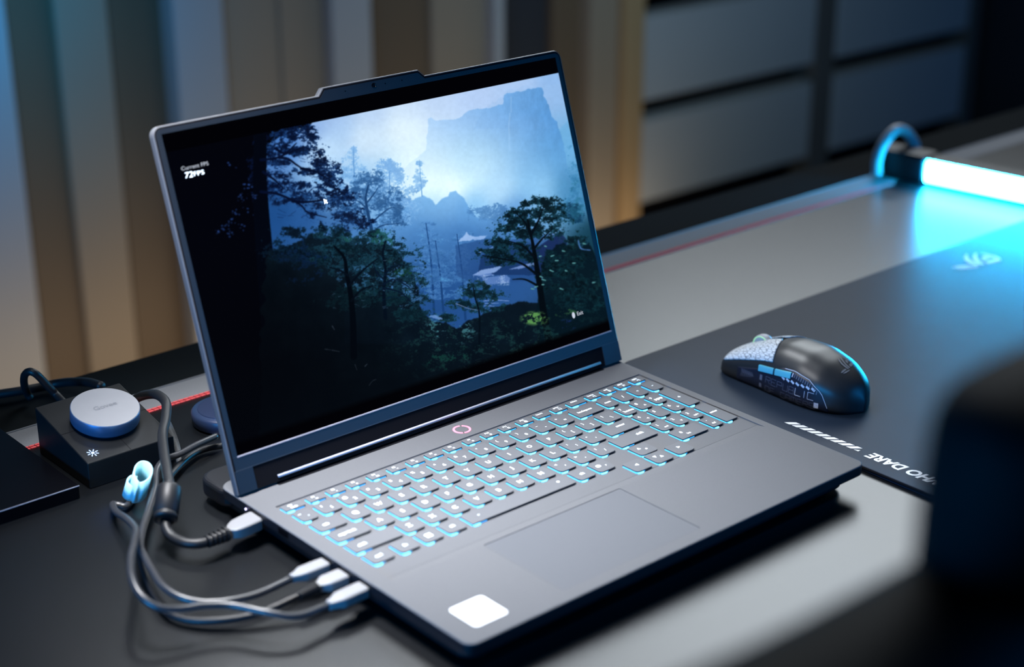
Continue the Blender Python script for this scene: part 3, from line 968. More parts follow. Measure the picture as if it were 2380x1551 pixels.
# temple roofs between the trees
comp(pmask([(1060, 570), (1128, 556), (1170, 560), (1300, 540), (1290, 650), (1100, 660), (1060, 640)], 3, 33), (34, 72, 130), 0.6)
comp(pmask([(1118, 596), (1160, 574), (1240, 566), (1240, 640), (1110, 640)], 2, 35), (22, 50, 98), 0.8)
comp(pmask([(1240, 580), (1304, 540), (1320, 560), (1300, 640), (1240, 640)], 3, 34), (20, 36, 80), 0.85)
for poly, c in (([(1064, 562), (1080, 547), (1084, 539), (1090, 547), (1106, 552), (1092, 560)], (160, 192, 238)), ([(1096, 551), (1130, 548), (1134, 545), (1124, 557), (1102, 558)], (150, 184, 234)),
                ([(1098, 640), (1118, 628), (1160, 620), (1168, 620), (1150, 634), (1120, 641)], (140, 172, 226)), ([(1106, 640), (1140, 636), (1150, 640), (1120, 644)], (90, 126, 190)),
                ([(1120, 646), (1178, 640), (1186, 648), (1184, 658), (1128, 662)], (92, 128, 190)), ([(1182, 626), (1215, 616), (1240, 611), (1244, 604), (1243, 617), (1210, 625)], (120, 150, 210))):
    comp(pmask(poly, 1.5, 61, 1, 5), c, 0.85)
comp(pmask([(1100, 640), (1184, 640), (1184, 664), (1100, 664)], 1, 61) * (np.clip(LACE[1], 0, 1)), (180, 205, 240), 0.5)
for pts, w_ in (([(1262, 556), (1285, 545), (1304, 533)], 1.3), ([(1115, 587), (1140, 578), (1162, 562)], 1.2), ([(1124, 700), (1150, 698), (1184, 700)], 1.2), ([(1124, 706), (1160, 705)], 1.0), ([(1126, 711), (1150, 712)], 1.0)):
    limb(pts, w_, w_ * 0.7, (130, 160, 220), 0.75)
# big dark tree on the left
left = pmask([(370, 120), (716, 120), (724, 284), (706, 296), (670, 304), (632, 330), (616, 350), (620, 420), (612, 520), (640, 640), (690, 690), (700, 1070), (370, 1070)], 7, 21, 1, 16)
comp(left, (3, 4, 11), 1.0)
dk0, dk1 = (4, 14, 40), (22, 56, 108)
lace([(700, 300, 30, 14), (668, 316, 36, 16), (716, 322, 26, 16), (640, 345, 26, 20), (690, 350, 40, 12), (735, 352, 24, 16), (742, 376, 30, 14), (650, 380, 30, 10)], dk0, dk1, 0.25, 0.97, 0)
lace([(650, 408, 36, 12), (700, 400, 40, 10), (765, 402, 30, 18), (770, 425, 36, 18), (640, 435, 30, 18), (690, 436, 50, 14), (735, 445, 60, 16), (790, 460, 30, 20)], dk0, dk1, 0.35, 0.97, 1)
lace([(690, 462, 60, 12), (760, 475, 50, 18), (640, 465, 26, 14), (800, 500, 40, 26), (730, 500, 26, 12), (780, 530, 50, 18), (840, 520, 30, 18)], dk0, (30, 72, 128), 0.4, 0.92, 2)
lace([(606, 330, 16, 40), (600, 420, 22, 60)], (3, 6, 18), (10, 26, 66), 0.3, 0.95, 3)
limb([(606, 300), (604, 400), (608, 500), (618, 620), (630, 760)], 12, 20, (3, 6, 16), 1.0)
for pts in ([(606, 372), (640, 368), (665, 358), (690, 348), (706, 345)], [(648, 366), (670, 370), (690, 384), (712, 396), (748, 400)], [(606, 446), (640, 450), (672, 462), (700, 478), (716, 494), (760, 506)],
            [(680, 468), (710, 470), (745, 466), (764, 462)], [(640, 345), (662, 356), (690, 332)], [(612, 400), (640, 420), (660, 440)], [(700, 392), (730, 398), (770, 420)]):
    limb(pts, 3.2, 0.9, (5, 13, 38), 0.97)
twigs(40, (632, 360, 740, 510), (10, 26, 62), (8, 24), 0.7, 0.6)
# chinks of sky through the left tree
for cx_, cy_, n in ((576, 430, 12), (560, 460, 12), (548, 496, 10), (520, 530, 10), (540, 545, 10), (590, 455, 8), (538, 382, 4), (505, 540, 6), (560, 526, 6), (575, 490, 6), (534, 520, 7)):
    for _ in range(n):
        br = rng.uniform(0.35, 1.0)
        stamp(cx_ + rng.normal(0, 6), cy_ + rng.normal(0, 5), rng.uniform(0.7, 2.8), rng.uniform(0.6, 1.8), (60 * br, 110 * br, 215 * br), 0.65)
for _ in range(36):
    stamp(rng.uniform(632, 668), rng.uniform(560, 640), rng.uniform(1, 4), rng.uniform(1, 5), (14, 40, 92), 0.3)
# dark green middle trees
mg = pmask([(616, 590), (690, 560), (740, 545), (790, 560), (840, 570), (880, 560), (930, 590), (960, 640), (975, 700), (1000, 745), (1060, 762), (1100, 745), (1140, 716), (1250, 700),
            (1420, 700), (1420, 1070), (600, 1070)], 14, 31, 2, 26)
comp(mg, np.stack([4 + 6 * (n_mid + .5), 12 + 12 * (n_mid + .5), 20 + 14 * (n_mid + .5)], -1), 0.95)
g0, g1 = (7, 24, 34), (24, 64, 84)
lace([(700, 545, 60, 16), (650, 575, 40, 20), (760, 540, 50, 20), (690, 590, 60, 26)], (5, 16, 28), (14, 44, 70), 0.5, 0.93, 2)
lace([(790, 548, 50, 22), (830, 575, 60, 26), (770, 590, 60, 26), (820, 620, 60, 24), (860, 600, 30, 18)], g0, g1, 0.35, 0.93, 0, 14)
lace([(885, 545, 34, 14), (905, 566, 46, 18), (930, 590, 46, 20), (890, 610, 50, 24), (950, 620, 40, 18), (960, 650, 34, 24), (925, 660, 46, 20), (965, 700, 30, 20), (890, 660, 50, 26)], g0, g1, 0.4, 0.93, 1, 16)
lace([(880, 540, 26, 10), (800, 556, 24, 10), (895, 560, 34, 10)], (20, 70, 66), (36, 96, 90), 0.9, 0.7, 3, 10)
lace([(945, 634, 26, 12)], (14, 50, 34), (22, 66, 48), 0.5, 0.8, 2, 10)
lace([(880, 690, 90, 26), (960, 730, 60, 18), (800, 690, 60, 30)], (8, 28, 38), (16, 50, 60), 0.9, 0.85, 3, 16)
# mist glimpsed between their branches
for ex, kk, c in (([(900, 635, 60, 22), (940, 670, 40, 22)], 0, (70, 124, 184)), ([(830, 640, 50, 30)], 1, (48, 98, 140)), ([(700, 620, 60, 50)], 3, (12, 36, 70)), ([(960, 690, 34, 26)], 2, (60, 110, 168))):
    env = np.full((BH, BW), -3.0)
    for cx_, cy_, rx, ry in ex:
        env = np.maximum(env, 1.0 - ((XX - cx_) / rx) ** 2 - ((YY - cy_) / ry) ** 2)
    comp(np.clip((env + LACE[kk] * 0.9 - 1.25) * 1.6, 0, 1), c, 0.75)
limb([(822, 830), (820, 740), (814, 680), (806, 640), (800, 600), (776, 572)], 7, 2, (3, 9, 18), 1)
for p in ([(812, 664), (832, 640), (856, 618), (880, 600)], [(808, 640), (788, 628), (764, 622)], [(816, 700), (838, 676), (866, 664)]):
    limb(p, 2.6, 1.0, (5, 14, 26), 1)
limb([(896, 740), (892, 680), (896, 630), (890, 590), (896, 560)], 4, 1.6, (5, 16, 30), 1)
for p in ([(893, 660), (915, 650), (945, 664), (972, 690)], [(894, 640), (912, 620), (940, 616)], [(892, 650), (876, 634), (866, 610)], [(894, 670), (930, 680), (960, 706)]):
    limb(p, 2.2, 0.8, (7, 22, 42), 1)
twigs(40, (870, 630, 970, 700), (10, 30, 56), (10, 26), 0.7, 0.7)
twigs(26, (760, 600, 980, 720), (104, 156, 196), (5, 14), 0.6, 0.4)
# right tree
comp(pmask([(1282, 580), (1310, 566), (1340, 574), (1372, 560), (1392, 610), (1410, 700), (1420, 1000), (1250, 1000), (1250, 720), (1262, 640), (1270, 580)], 12, 41, 2, 20), (6, 22, 32), 0.93)
lace([(1322, 488, 30, 14), (1338, 505, 26, 16), (1310, 506, 26, 12)], (14, 52, 80), (30, 82, 118), 0.3, 0.9, 1)
lace([(1340, 470, 20, 50)], (30, 92, 120), (50, 120, 150), 0.9, 0.5, 3)
r0, r1 = (5, 20, 28), (20, 60, 76)
lace([(1262, 470, 40, 14), (1228, 474, 20, 10), (1285, 488, 30, 16), (1240, 496, 50, 16), (1195, 502, 34, 12), (1278, 514, 40, 18), (1215, 520, 50, 14), (1180, 532, 34, 14), (1268, 540, 40, 14)], r0, r1, 0.0, 0.97, 0, 8)
lace([(1210, 546, 50, 12), (1160, 562, 36, 10), (1200, 574, 50, 14), (1150, 586, 40, 10), (1130, 600, 30, 8), (1200, 598, 56, 12), (1160, 612, 50, 9), (1240, 600, 24, 16)], r0, r1, 0.25, 0.97, 2, 8)
lace([(1110, 664, 24, 12), (1095, 684, 36, 14), (1130, 690, 40, 14), (1070, 704, 34, 10), (1110, 712, 50, 14), (1040, 740, 20, 8)], (7, 26, 34), (22, 62, 76), 0.2, 0.93, 1, 10)
lace([(1330, 560, 40, 30), (1310, 620, 60, 40), (1350, 680, 60, 60), (1280, 640, 30, 40)], (5, 18, 26), (14, 50, 60), 0.7, 0.9, 3, 12)
limb([(1282, 820), (1264, 730), (1252, 650), (1244, 600), (1236, 556), (1226, 510)], 8, 1.6, (4, 11, 18), 1)
for pts in ([(1240, 580), (1258, 558), (1280, 536)], [(1240, 596), (1215, 572), (1180, 560)], [(1234, 550), (1222, 520), (1200, 496)], [(1250, 640), (1210, 612), (1165, 602), (1120, 594)], [(1234, 545), (1252, 512), (1262, 484)], [(1256, 668), (1220, 650), (1190, 650)]):
    limb(pts, 2.8, 0.8, (5, 13, 22), 1)
limb([(1114, 800), (1114, 730), (1104, 692), (1100, 668)], 2.2, 1.0, (5, 14, 24), 1)
limb([(1060, 706), (1085, 716), (1112, 722)], 1.3, 1.0, (120, 140, 190), 0.6)
# leaves catching light
for x, y, s in ((1284, 595, 3.4), (1294, 606, 3.4), (1282, 630, 4), (1264, 651, 4), (1246, 667, 3.4), (1238, 672, 3), (1305, 672, 3.6), (1258, 644, 3), (1310, 584, 3), (1268, 573, 2), (1316, 630, 2), (1334, 612, 3), (1256, 596, 2.4), (1358, 567, 3), (1380, 657, 3), (1262, 662, 2)):
    th = rng.uniform(-0.6, 0.9)
    limb([(x - s, y - s * th * 0.5), (x, y), (x + s * 1.2, y + s * th * 0.6)], 1.5, 1.1, (84, 146, 150), 0.75)
limb([(1344, 560), (1348, 575), (1356, 580), (1374, 582)], 1.8, 1.2, (80, 130, 200), 0.6)
# foreground shrubs
bright = np.clip(LACE[0] - 0.7, 0, 1.4) * np.clip((YY - 735) / 30, 0, 1) * np.clip((900 - YY) / 80, 0, 1) * np.clip((XX - 860) / 160, 0, 1)
comp(np.clip(bright, 0, 1), (26, 66, 66), 0.6)
bright = np.clip(LACE[2] - 0.9, 0, 1.4) * np.clip(1.2 - np.hypot((XX - 1045) / 60, (YY - 765) / 36), 0, 1) * 2
comp(np.clip(bright, 0, 1), (74, 140, 150), 0.7)
bright = np.clip(LACE[3] - 0.9, 0, 1.4) * np.clip(1.2 - np.hypot((XX - 1050) / 70, (YY - 830) / 36), 0, 1) * 2
comp(np.clip(bright, 0, 1), (22, 74, 66), 0.7)
bright = np.clip(LACE[2] + 1.0, 0, 1.4) * np.clip(1.25 - np.hypot((XX - 1243) / 30, (YY - 740) / 15), 0, 1) * 3
comp(np.clip(bright * 0.5, 0, 1), (96, 156, 84), 0.9)
bright = np.clip(LACE[2] - 0.5, 0, 1.4) * np.clip(1.25 - np.hypot((XX - 1312) / 26, (YY - 726) / 10), 0, 1) * 2
comp(np.clip(bright, 0, 1), (60, 112, 70), 0.7)
bright = np.clip(LACE[0] - 0.4, 0, 1.4) * np.clip(1.25 - np.hypot((XX - 1318) / 24, (YY - 756) / 12), 0, 1) * 2
comp(np.clip(bright, 0, 1), (24, 44, 120), 0.6)
comp(pmask([(996, 736), (1008, 732), (1026, 738), (1030, 744), (1012, 742)], 2, 62, 1, 6), (110, 150, 210), 0.8)
twigs(50, (990, 770, 1290, 870), (56, 92, 92), (6, 20), 0.6, 0.35)
for pts in ([(825, 848), (830, 862)], [(848, 852), (854, 846)], [(858, 896), (866, 886), (875, 882)], [(772, 758), (778, 768)], [(755, 812), (770, 814), (790, 818)]):
    limb(pts, 1.0, 0.7, (140, 165, 190), 0.55)
img = np.clip(img * (1 + 0.05 * n_fine[..., None]), 0, 255)
# lower left of the picture lies in darkness
dkm = np.clip(1.15 - np.hypot((XX - 580) / 340, (YY - 900) / 280), 0, 1) ** 0.6
img = img * (1 - 0.85 * dkm[..., None]) + np.array([3, 4, 9]) * 0.85 * dkm[..., None]
dkm = np.clip((YY - 800) / 90, 0, 1)
img = img * (1 - 0.45 * dkm[..., None]) + np.array([4, 7, 13]) * 0.45 * dkm[..., None]

img = (img * 2 + np.roll(img, 1, 0) + np.roll(img, -1, 0) + np.roll(img, 1, 1) + np.roll(img, -1, 1)) / 6

NX, NY = 1000, 620
PXW = W - 2 * OX
gx, gs = np.meshgrid(np.linspace(OX, W - OX, NX), np.linspace(OS0, OS1, NY))
Lm = np.array(LID)
P = np.stack([gx, gs, np.full_like(gx, 0.00012)], -1) @ Lm[:3, :3].T + Lm[:3, 3]
C = (P - CAM) @ MR.T
ux = 1190 + FPX * C[..., 0] / C[..., 2]
uy = 775.5 + FPX * C[..., 1] / C[..., 2]
fx_ = np.clip(ux - X0, 0, BW - 2); fy_ = np.clip(uy - Y0, 0, BH - 2)
ix = fx_.astype(int); iy = fy_.astype(int)
ax = (fx_ - ix)[..., None]; ay = (fy_ - iy)[..., None]
colg = (img[iy, ix] * (1 - ax) + img[iy, ix + 1] * ax) * (1 - ay) + (img[iy + 1, ix] * (1 - ax) + img[iy + 1, ix + 1] * ax) * ay
A0, A1 = 0.0395, 0.2338                          # picture area between the black bars
bars = (gs > A1) | (gs < A0 - 0.006)
colg[bars] = (2, 2, 5)
edge = np.clip((gs - (A0 - 0.006)) / 0.004, 0, 1)[..., None]
colg = colg * edge + np.array([2, 2, 5]) * (1 - edge)
lin = np.where(colg / 255 <= 0.04045, colg / 255 / 12.92, ((colg / 255 + 0.055) / 1.055) ** 2.4)
me = bpy.data.meshes.new('display')
nv = NX * NY
me.vertices.add(nv)
me.vertices.foreach_set('co', P.reshape(-1).astype(np.float32))
nf = (NX - 1) * (NY - 1)
ii = (np.arange(NY - 1)[:, None] * NX + np.arange(NX - 1)[None]).reshape(-1)
quads = np.stack([ii, ii + 1, ii + NX + 1, ii + NX], -1).reshape(-1).astype(np.int32)
me.loops.add(nf * 4)
me.loops.foreach_set('vertex_index', quads)
me.polygons.add(nf)
me.polygons.foreach_set('loop_start', np.arange(0, nf * 4, 4, dtype=np.int32))
me.polygons.foreach_set('loop_total', np.full(nf, 4, np.int32))
me.update()
ca_ = me.color_attributes.new('picture', 'FLOAT_COLOR', 'POINT')
ca_.data.foreach_set('color', np.concatenate([lin.reshape(-1, 3), np.ones((nv, 1))], 1).astype(np.float32).reshape(-1))
dm = mat('display_picture', (0.0, 0.0, 0.0), 0.4, spec=0.0)
at_n = dm.node_tree.nodes.new('ShaderNodeVertexColor')
at_n.layer_name = 'picture'
dm.node_tree.links.new(at_n.outputs[0], dm.node_tree.nodes['Principled BSDF'].inputs['Emission Color'])
dm.node_tree.nodes['Principled BSDF'].inputs['Emission Strength'].default_value = 1.05
me.materials.append(dm)
disp = bpy.data.objects.new('display', me)
link(disp, lid)
disp['label'] = 'screen showing a blue misty forest with cliffs and temple roofs'
wt = M['legend']
M['readout'] = mat('screen_white', (0.0, 0.0, 0.0), 0.5, spec=0, emit=(0.62, 0.68, 0.80), strength=1.0)
bm = bmesh.new()
put_text(bm, 'Current FPS', lambda a, b: lp(0.0248 + a, 0.2216 + b, 0.0002), 0.0036, width=0.0205)
obj('frame_rate_caption', bm, M['readout'], lid, label='small white caption Current FPS')
bm = bmesh.new()
put_text(bm, '72', lambda a, b: lp(0.0190 + a, 0.2168 + b, 0.0002), 0.0054, bold=0.004, shear=0.15, width=0.0058)
put_text(bm, 'FPS', lambda a, b: lp(0.0266 + a, 0.2166 + b, 0.0002), 0.0042, width=0.0078)
obj('frame_rate_readout', bm, wt, lid, label='white readout 72 FPS')
bm = bmesh.new()
put_text(bm, 'Exit', lambda a, b: lp(0.3262 + a, 0.0480 + b, 0.0002), 0.0044, width=0.0062)
obj('exit_caption', bm, M['readout'], lid, label='small white caption Exit')
bm = bmesh.new()
lathe(bm, [(1, 0), (1, 1)], 20, LID @ Matrix.Translation((0.3192, 0.0478, 0.00018)) @ Matrix.Diagonal((0.0015, 0.0025, 0.00004, 1)))
obj('mouse_symbol', bm, M['readout'], lid)
bm = bmesh.new()
put = [(0.1172, 0.1810), (0.1172, 0.1770), (0.1184, 0.1778), (0.1196, 0.1770), (0.1202, 0.1780), (0.1194, 0.1787), (0.1200, 0.1796)]
lprism(bm, put, 0.00018, 0.00022)
obj('pointer', bm, wt, lid, label='white arrow pointer on the picture')

# ------------------------------------------------------------------ mouse
MC = (0.4600, 0.1425)
MA = math.radians(0)
ms = thing('computer_mouse', 'black gaming mouse with cyan thumb buttons resting on the dark mouse pad', 'mouse', (MC[0], MC[1], 0.0035), MA)
ms_keys_y = [-0.0635, -0.0625, -0.058, -0.050, -0.036, -0.018, 0.004, 0.025, 0.044, 0.057, 0.0630, 0.0655]
ms_w = [0.0010, 0.0080, 0.0165, 0.0240, 0.0305, 0.0325, 0.0315, 0.0300, 0.0300, 0.0290, 0.0265, 0.0235]
ms_h = [0.0090, 0.0150, 0.0215, 0.0275, 0.0345, 0.0392, 0.0395, 0.0345, 0.0265, 0.0195, 0.0160, 0.0135]


def mw(y): return float(np.interp(y, ms_keys_y, ms_w))
def mh(y): return float(np.interp(y, ms_keys_y, ms_h))


_ys = np.linspace(-0.0635, 0.0650, 70)
_kw = np.interp(_ys, ms_keys_y, ms_w); _kh = np.interp(_ys, ms_keys_y, ms_h)
for _ in range(5):
    _kw[1:-1] = (_kw[:-2] + 2 * _kw[1:-1] + _kw[2:]) / 4
    _kh[1:-1] = (_kh[:-2] + 2 * _kh[1:-1] + _kh[2:]) / 4
mw = lambda y: float(np.interp(y, _ys, _kw))
mh = lambda y: float(np.interp(y, _ys, _kh))
NP = 2.5


def mpt(y, a, off=0.0):
    """a from 0 (right, bottom) over the top (90) to 180 (left, bottom)"""
    c, s = math.cos(math.radians(a)), math.sin(math.radians(a))
    w, h = mw(y) + off, mh(y) + off
    x = w * math.copysign(abs(c) ** (2 / NP), c)
    z = h * abs(s) ** (2 / NP)
    tuck = 1 - 0.10 * max(0, 1 - z / (0.5 * h)) ** 2 - 0.06 * math.exp(-((z / h - 0.35) / 0.2) ** 2)
    return (x * tuck, y, z + 0.0006)


def mleft(y, z, off=0.0):
    """point of the left flank at height z"""
    h = mh(y) + off
    s = min(max((z - 0.0006) / h, 0.0), 0.999) ** (NP / 2)
    a = 180 - math.degrees(math.asin(s))
    return mpt(y, a, off)


def mtop(x, y, off=0.0):
    w = mw(y) + off
    c = max(-1, min(1, x / w))
    a = math.degrees(math.acos(math.copysign(abs(c) ** (NP / 2), c)))
    return mpt(y, a, off)


bm = bmesh.new()
loops = []
for y in _ys:
    loops.append([mpt(y, a) for a in np.linspace(0, 180, 41)])
rings(bm, loops)
obj('shell', bm, M['mouse'], ms, smooth=True)


def mpatch(fn, us, vs, lift, thick=0.0006):
    """thin panel lying on the shell: fn(u, v, off)"""
    b_ = bmesh.new()
    n, m_ = len(us), len(vs)
    top = [[b_.verts.new(fn(u, v, lift)) for v in vs] for u in us]
    bot = [[b_.verts.new(fn(u, v, lift - thick)) for v in vs] for u in us]
    for i in range(n - 1):
        for j in range(m_ - 1):
            b_.faces.new((top[i][j], top[i + 1][j], top[i + 1][j + 1], top[i][j + 1]))
            b_.faces.new((bot[i][j], bot[i][j + 1], bot[i + 1][j + 1], bot[i + 1][j]))
    for i in range(n - 1):
        for j in (0, m_ - 1):
            b_.faces.new((top[i][j], top[i + 1][j], bot[i + 1][j], bot[i][j]))
    for j in range(m_ - 1):
        for i in (0, n - 1):
            b_.faces.new((top[i][j], top[i][j + 1], bot[i][j + 1], bot[i][j]))
    return b_


# patterned main buttons
pm = mat('crackle_button_print', (0.72, 0.76, 0.80), 0.4)
nt = pm.node_tree
vt = nt.nodes.new('ShaderNodeTexVoronoi'); vt.feature = 'DISTANCE_TO_EDGE'; vt.inputs['Scale'].default_value = 520
tc = nt.nodes.new('ShaderNodeTexCoord'); mpn = nt.nodes.new('ShaderNodeMapping'); mpn.inputs['Scale'].default_value = (1.0, 0.35, 1.0)
cr = nt.nodes.new('ShaderNodeValToRGB'); cr.color_ramp.elements[0].position = 0.03; cr.color_ramp.elements[0].color = (0.10, 0.11, 0.13, 1)
cr.color_ramp.elements[1].position = 0.07; cr.color_ramp.elements[1].color = (0.78, 0.82, 0.85, 1)
nt.links.new(tc.outputs['Object'], mpn.inputs['Vector']); nt.links.new(mpn.outputs[0], vt.inputs['Vector'])
nt.links.new(vt.outputs['Distance'], cr.inputs['Fac']); nt.links.new(cr.outputs[0], nt.nodes['Principled BSDF'].inputs['Base Color'])
for sgn in (-1, 1):
    f = lambda u, v, o: mtop(sgn * v * mw(u), u, o)
    b_ = mpatch(lambda u, v, o: mtop(sgn * (0.0030 + v * (0.86 * mw(u + 0) - 0.0030)), u + (1 - v) * 0.0 - v * 0.010 * (1 if u < 0.03 else 0), o), list(np.linspace(0.018, 0.0625, 18)), list(np.linspace(0, 1, 10)), 0.0009)
    obj('button', b_, pm, ms, smooth=True, label='white cracked-pattern main button')
# scroll wheel
bm = bmesh.new()
R_ = Matrix.Translation((0, 0.040, 0.0245)) @ Matrix.Rotation(math.radians(90), 4, 'Y')
lathe(bm, [(0.0075, -0.0034), (0.0090, -0.0030), (0.0094, -0.0012), (0.0094, 0.0012), (0.0090, 0.0030), (0.0075, 0.0034)], 36, R_)
wh = obj('scroll_wheel', bm, M['wheel'], ms, smooth=True)
bm = bmesh.new(); vs_ = lathe(bm, [(0.0078, -0.0037), (0.0086, -0.0037), (0.0086, -0.0031), (0.0078, -0.0031), (0.0078, -0.0037)], 36, R_)
bmesh.ops.delete(bm, geom=[f for f in bm.faces if len(f.verts) > 4], context='FACES')
obj('wheel_ring', bm, M['wheelring'], wh, label='pale green lit ring')
bm = bmesh.new()            # dark slot between the buttons
b_ = mpatch(lambda u, v, o: mtop(v, u, o), list(np.linspace(0.018, 0.0625, 12)), [-0.0028, 0, 0.0028], 0.0003)
bm.free()
obj('button_slot', b_, M['matt'], ms, smooth=True)
# thumb panel: dark printed side
def side_top(y): return float(np.interp(y, [-0.047, -0.041, -0.030, -0.016, -0.004, 0.004, 0.028, 0.045], [0.004, 0.017, 0.0245, 0.0275, 0.0265, 0.0225, 0.0160, 0.0120]))
b_ = mpatch(lambda u, v, o: mleft(u, 0.0016 + v * (side_top(u) - 0.0016), o), list(np.linspace(-0.047, 0.043, 34)), list(np.linspace(0, 1, 9)), 0.00035)
sp = obj('thumb_panel', b_, M['mside'], ms, smooth=True, label='dark side panel with silver line graphics')
bm = bmesh.new()
dec = lambda y, z: mleft(y, z, 0.00055)


def line2(b_, y0, z0, y1, z1, t=0.00028, mi=0):
    L = math.hypot(y1 - y0, z1 - z0)
    ny, nz = -(z1 - z0) / L * t / 2, (y1 - y0) / L * t / 2
    n = max(1, int(L / 0.004))
    for k in range(n):
        a, b = k / n, (k + 1) / n
        pa = (y0 + (y1 - y0) * a, z0 + (z1 - z0) * a); pb = (y0 + (y1 - y0) * b, z0 + (z1 - z0) * b)
        b_.faces.new([b_.verts.new(dec(*q)) for q in ((pa[0] + ny, pa[1] + nz), (pb[0] + ny, pb[1] + nz), (pb[0] - ny, pb[1] - nz), (pa[0] - ny, pa[1] - nz))]).material_index = mi


def letters(b_, s, y_start, z0, cw, ch, t, mi):
    """outlined block capitals; the words run from nose to tail (towards -y)"""
    G = {'R': [(0, 0, 0, 1), (0, 1, 1, 1), (1, 1, 1, .55), (1, .55, 0, .55), (.4, .55, 1, 0)], 'E': [(1, 0, 0, 0), (0, 0, 0, 1), (0, 1, 1, 1), (0, .5, .8, .5)],
         'P': [(0, 0, 0, 1), (0, 1, 1, 1), (1, 1, 1, .5), (1, .5, 0, .5)], 'U': [(0, 1, 0, 0), (0, 0, 1, 0), (1, 0, 1, 1)], 'B': [(0, 0, 0, 1), (0, 1, .9, 1), (.9, 1, .9, .5), (0, .5, 1, .5), (1, .5, 1, 0), (1, 0, 0, 0)],
         'L': [(0, 1, 0, 0), (0, 0, 1, 0)], 'I': [(.5, 0, .5, 1)], 'C': [(1, 0, 0, 0), (0, 0, 0, 1), (0, 1, 1, 1)], 'O': [(0, 0, 0, 1), (0, 1, 1, 1), (1, 1, 1, 0), (1, 0, 0, 0)],
         'F': [(0, 0, 0, 1), (0, 1, 1, 1), (0, .5, .8, .5)], 'G': [(1, .5, 1, 0), (1, 0, 0, 0), (0, 0, 0, 1), (0, 1, 1, 1)], 'A': [(0, 0, 0, 1), (0, 1, 1, 1), (1, 1, 1, 0), (0, .45, 1, .45)],
         'M': [(0, 0, 0, 1), (0, 1, 1, 1), (1, 1, 1, 0), (.5, 1, .5, .2)], 'S': [(0, 0, 1, 0), (1, 0, 1, .5), (1, .5, 0, .5), (0, .5, 0, 1), (0, 1, 1, 1)], ' ': []}
    y = y_start
    for c in s:
        for a, b, c2, d in G[c]:
            w_ = cw * (0.5 if c == 'I' else 0.78)
            line2(b_, y - a * w_, z0 + b * ch, y - c2 * w_, z0 + d * ch, t, mi)
        y -= cw * (0.7 if c == 'I' else 1.0)


letters(bm, 'REPUB', 0.0120, 0.0092, 0.0062, 0.0052, 0.00030, 1)
letters(bm, 'LIC', -0.0190, 0.0092, 0.0068, 0.0056, 0.00034, 0)
letters(bm, 'OF GAMERS', 0.0120, 0.0024, 0.0056, 0.0044, 0.00022, 1)
for i in range(16):       # comb of short bars
    y = -0.006 - i * 0.0021
    zt = side_top(y) - 0.0018
    line2(bm, y, zt - 0.0032, y - 0.0004, zt, 0.0008, 0 if i < 5 else 1)
for i in range(7):        # hazard dashes
    y = -0.004 - i * 0.0048
    z = 0.0188 - i * 0.00015
    bm.faces.new([bm.verts.new(dec(*q)) for q in ((y, z), (y - 0.0030, z - 0.0016), (y - 0.0040, z), (y - 0.0010, z + 0.0016))]).material_index = 0
bm.faces.new([bm.verts.new(dec(*q)) for q in ((-0.0365, 0.0035), (-0.0400, 0.0035), (-0.0400, 0.0078), (-0.0365, 0.0078))]).material_index = 0
bm.faces.new([bm.verts.new(dec(*q)) for q in ((0.0185, 0.0035), (0.0160, 0.0035), (0.0160, 0.0070), (0.0185, 0.0070))]).material_index = 1
bm.faces.new([bm.verts.new(dec(*q)) for q in ((0.0185, 0.0095), (0.0160, 0.0095), (0.0160, 0.0140), (0.0185, 0.0140))]).material_index = 1
for i in range(7):        # tech pattern near the front
    y = 0.0385 - i * 0.0018
    line2(bm, y, 0.0060 + i * 0.0004, y - 0.0012, 0.0125 - i * 0.0002, 0.0003, 1)
    line2(bm, y, 0.0125, y - 0.0022, 0.0095, 0.0004, 1)
prev = None
for y in np.linspace(-0.0465, -0.006, 18):
    q = (y, side_top(y) - 0.0002)
    if prev: line2(bm, prev[0], prev[1], q[0], q[1], 0.0004, 0)
    prev = q
obj('panel_print', bm, [M['mline'], M['mdark']], sp, label='outlined silver lettering REPUBLIC OF GAMERS')
for y0, y1 in ((0.0045, 0.0205), (-0.0135, 0.0030)):
    b_ = mpatch(lambda u, v, o: mleft(u, 0.0185 - (u - 0.004) * 0.13 + v * 0.0050, o), list(np.linspace(y0, y1, 8)), list(np.linspace(0, 1, 5)), 0.0016, 0.0018)
    obj('thumb_button', b_, M['cyanbtn'], ms, bevel=0.0004, label='glossy cyan thumb button')
bm = eye_logo(lambda a, b: mtop(0.001 + a * 0.0088, -0.0400 + b * 0.0085, 0.0003), 1.0)
obj('emblem', bm, M['engr'], ms, label='faint grey swept eye emblem on the palm hump')

# ------------------------------------------------------------------ rotary light controller
ct = thing('light_controller', 'black wedge shaped controller with a large silver dial left of the laptop', 'controller', (-0.0152, 0.4000, 0))
hx, y0, y1, h0, h1 = 0.0345, -0.0390, 0.0385, 0.0200, 0.0372
bm = bmesh.new()
prism(bm, [(y0, 0.0), (y1, 0.0), (y1, h1), (y0, h0)], -hx, hx, fn=lambda a, b, c: (c, a, b))
cb = obj('body', bm, M['ctrl'], ct, bevel=0.0009)
sl = math.atan2(h1 - h0, y1 - y0)
TOP = Matrix.Translation((0.0, (y0 + y1) / 2, (h0 + h1) / 2)) @ Matrix.Rotation(sl, 4, 'X')
bm = bmesh.new()
for x0_, y0_, x1_, y1_ in ((-0.0342, -0.0002, 0.0342, 0.0002), (-0.0002, -0.0392, 0.0002, 0.0390)):
    slab(bm, x0_, y0_, x1_, y1_, 0.0, 0.00012, 0.00005, mtx=TOP)
obj('seam', bm, M['matt'], cb)
DC = (0.0010, 0.0005)
bm = bmesh.new()
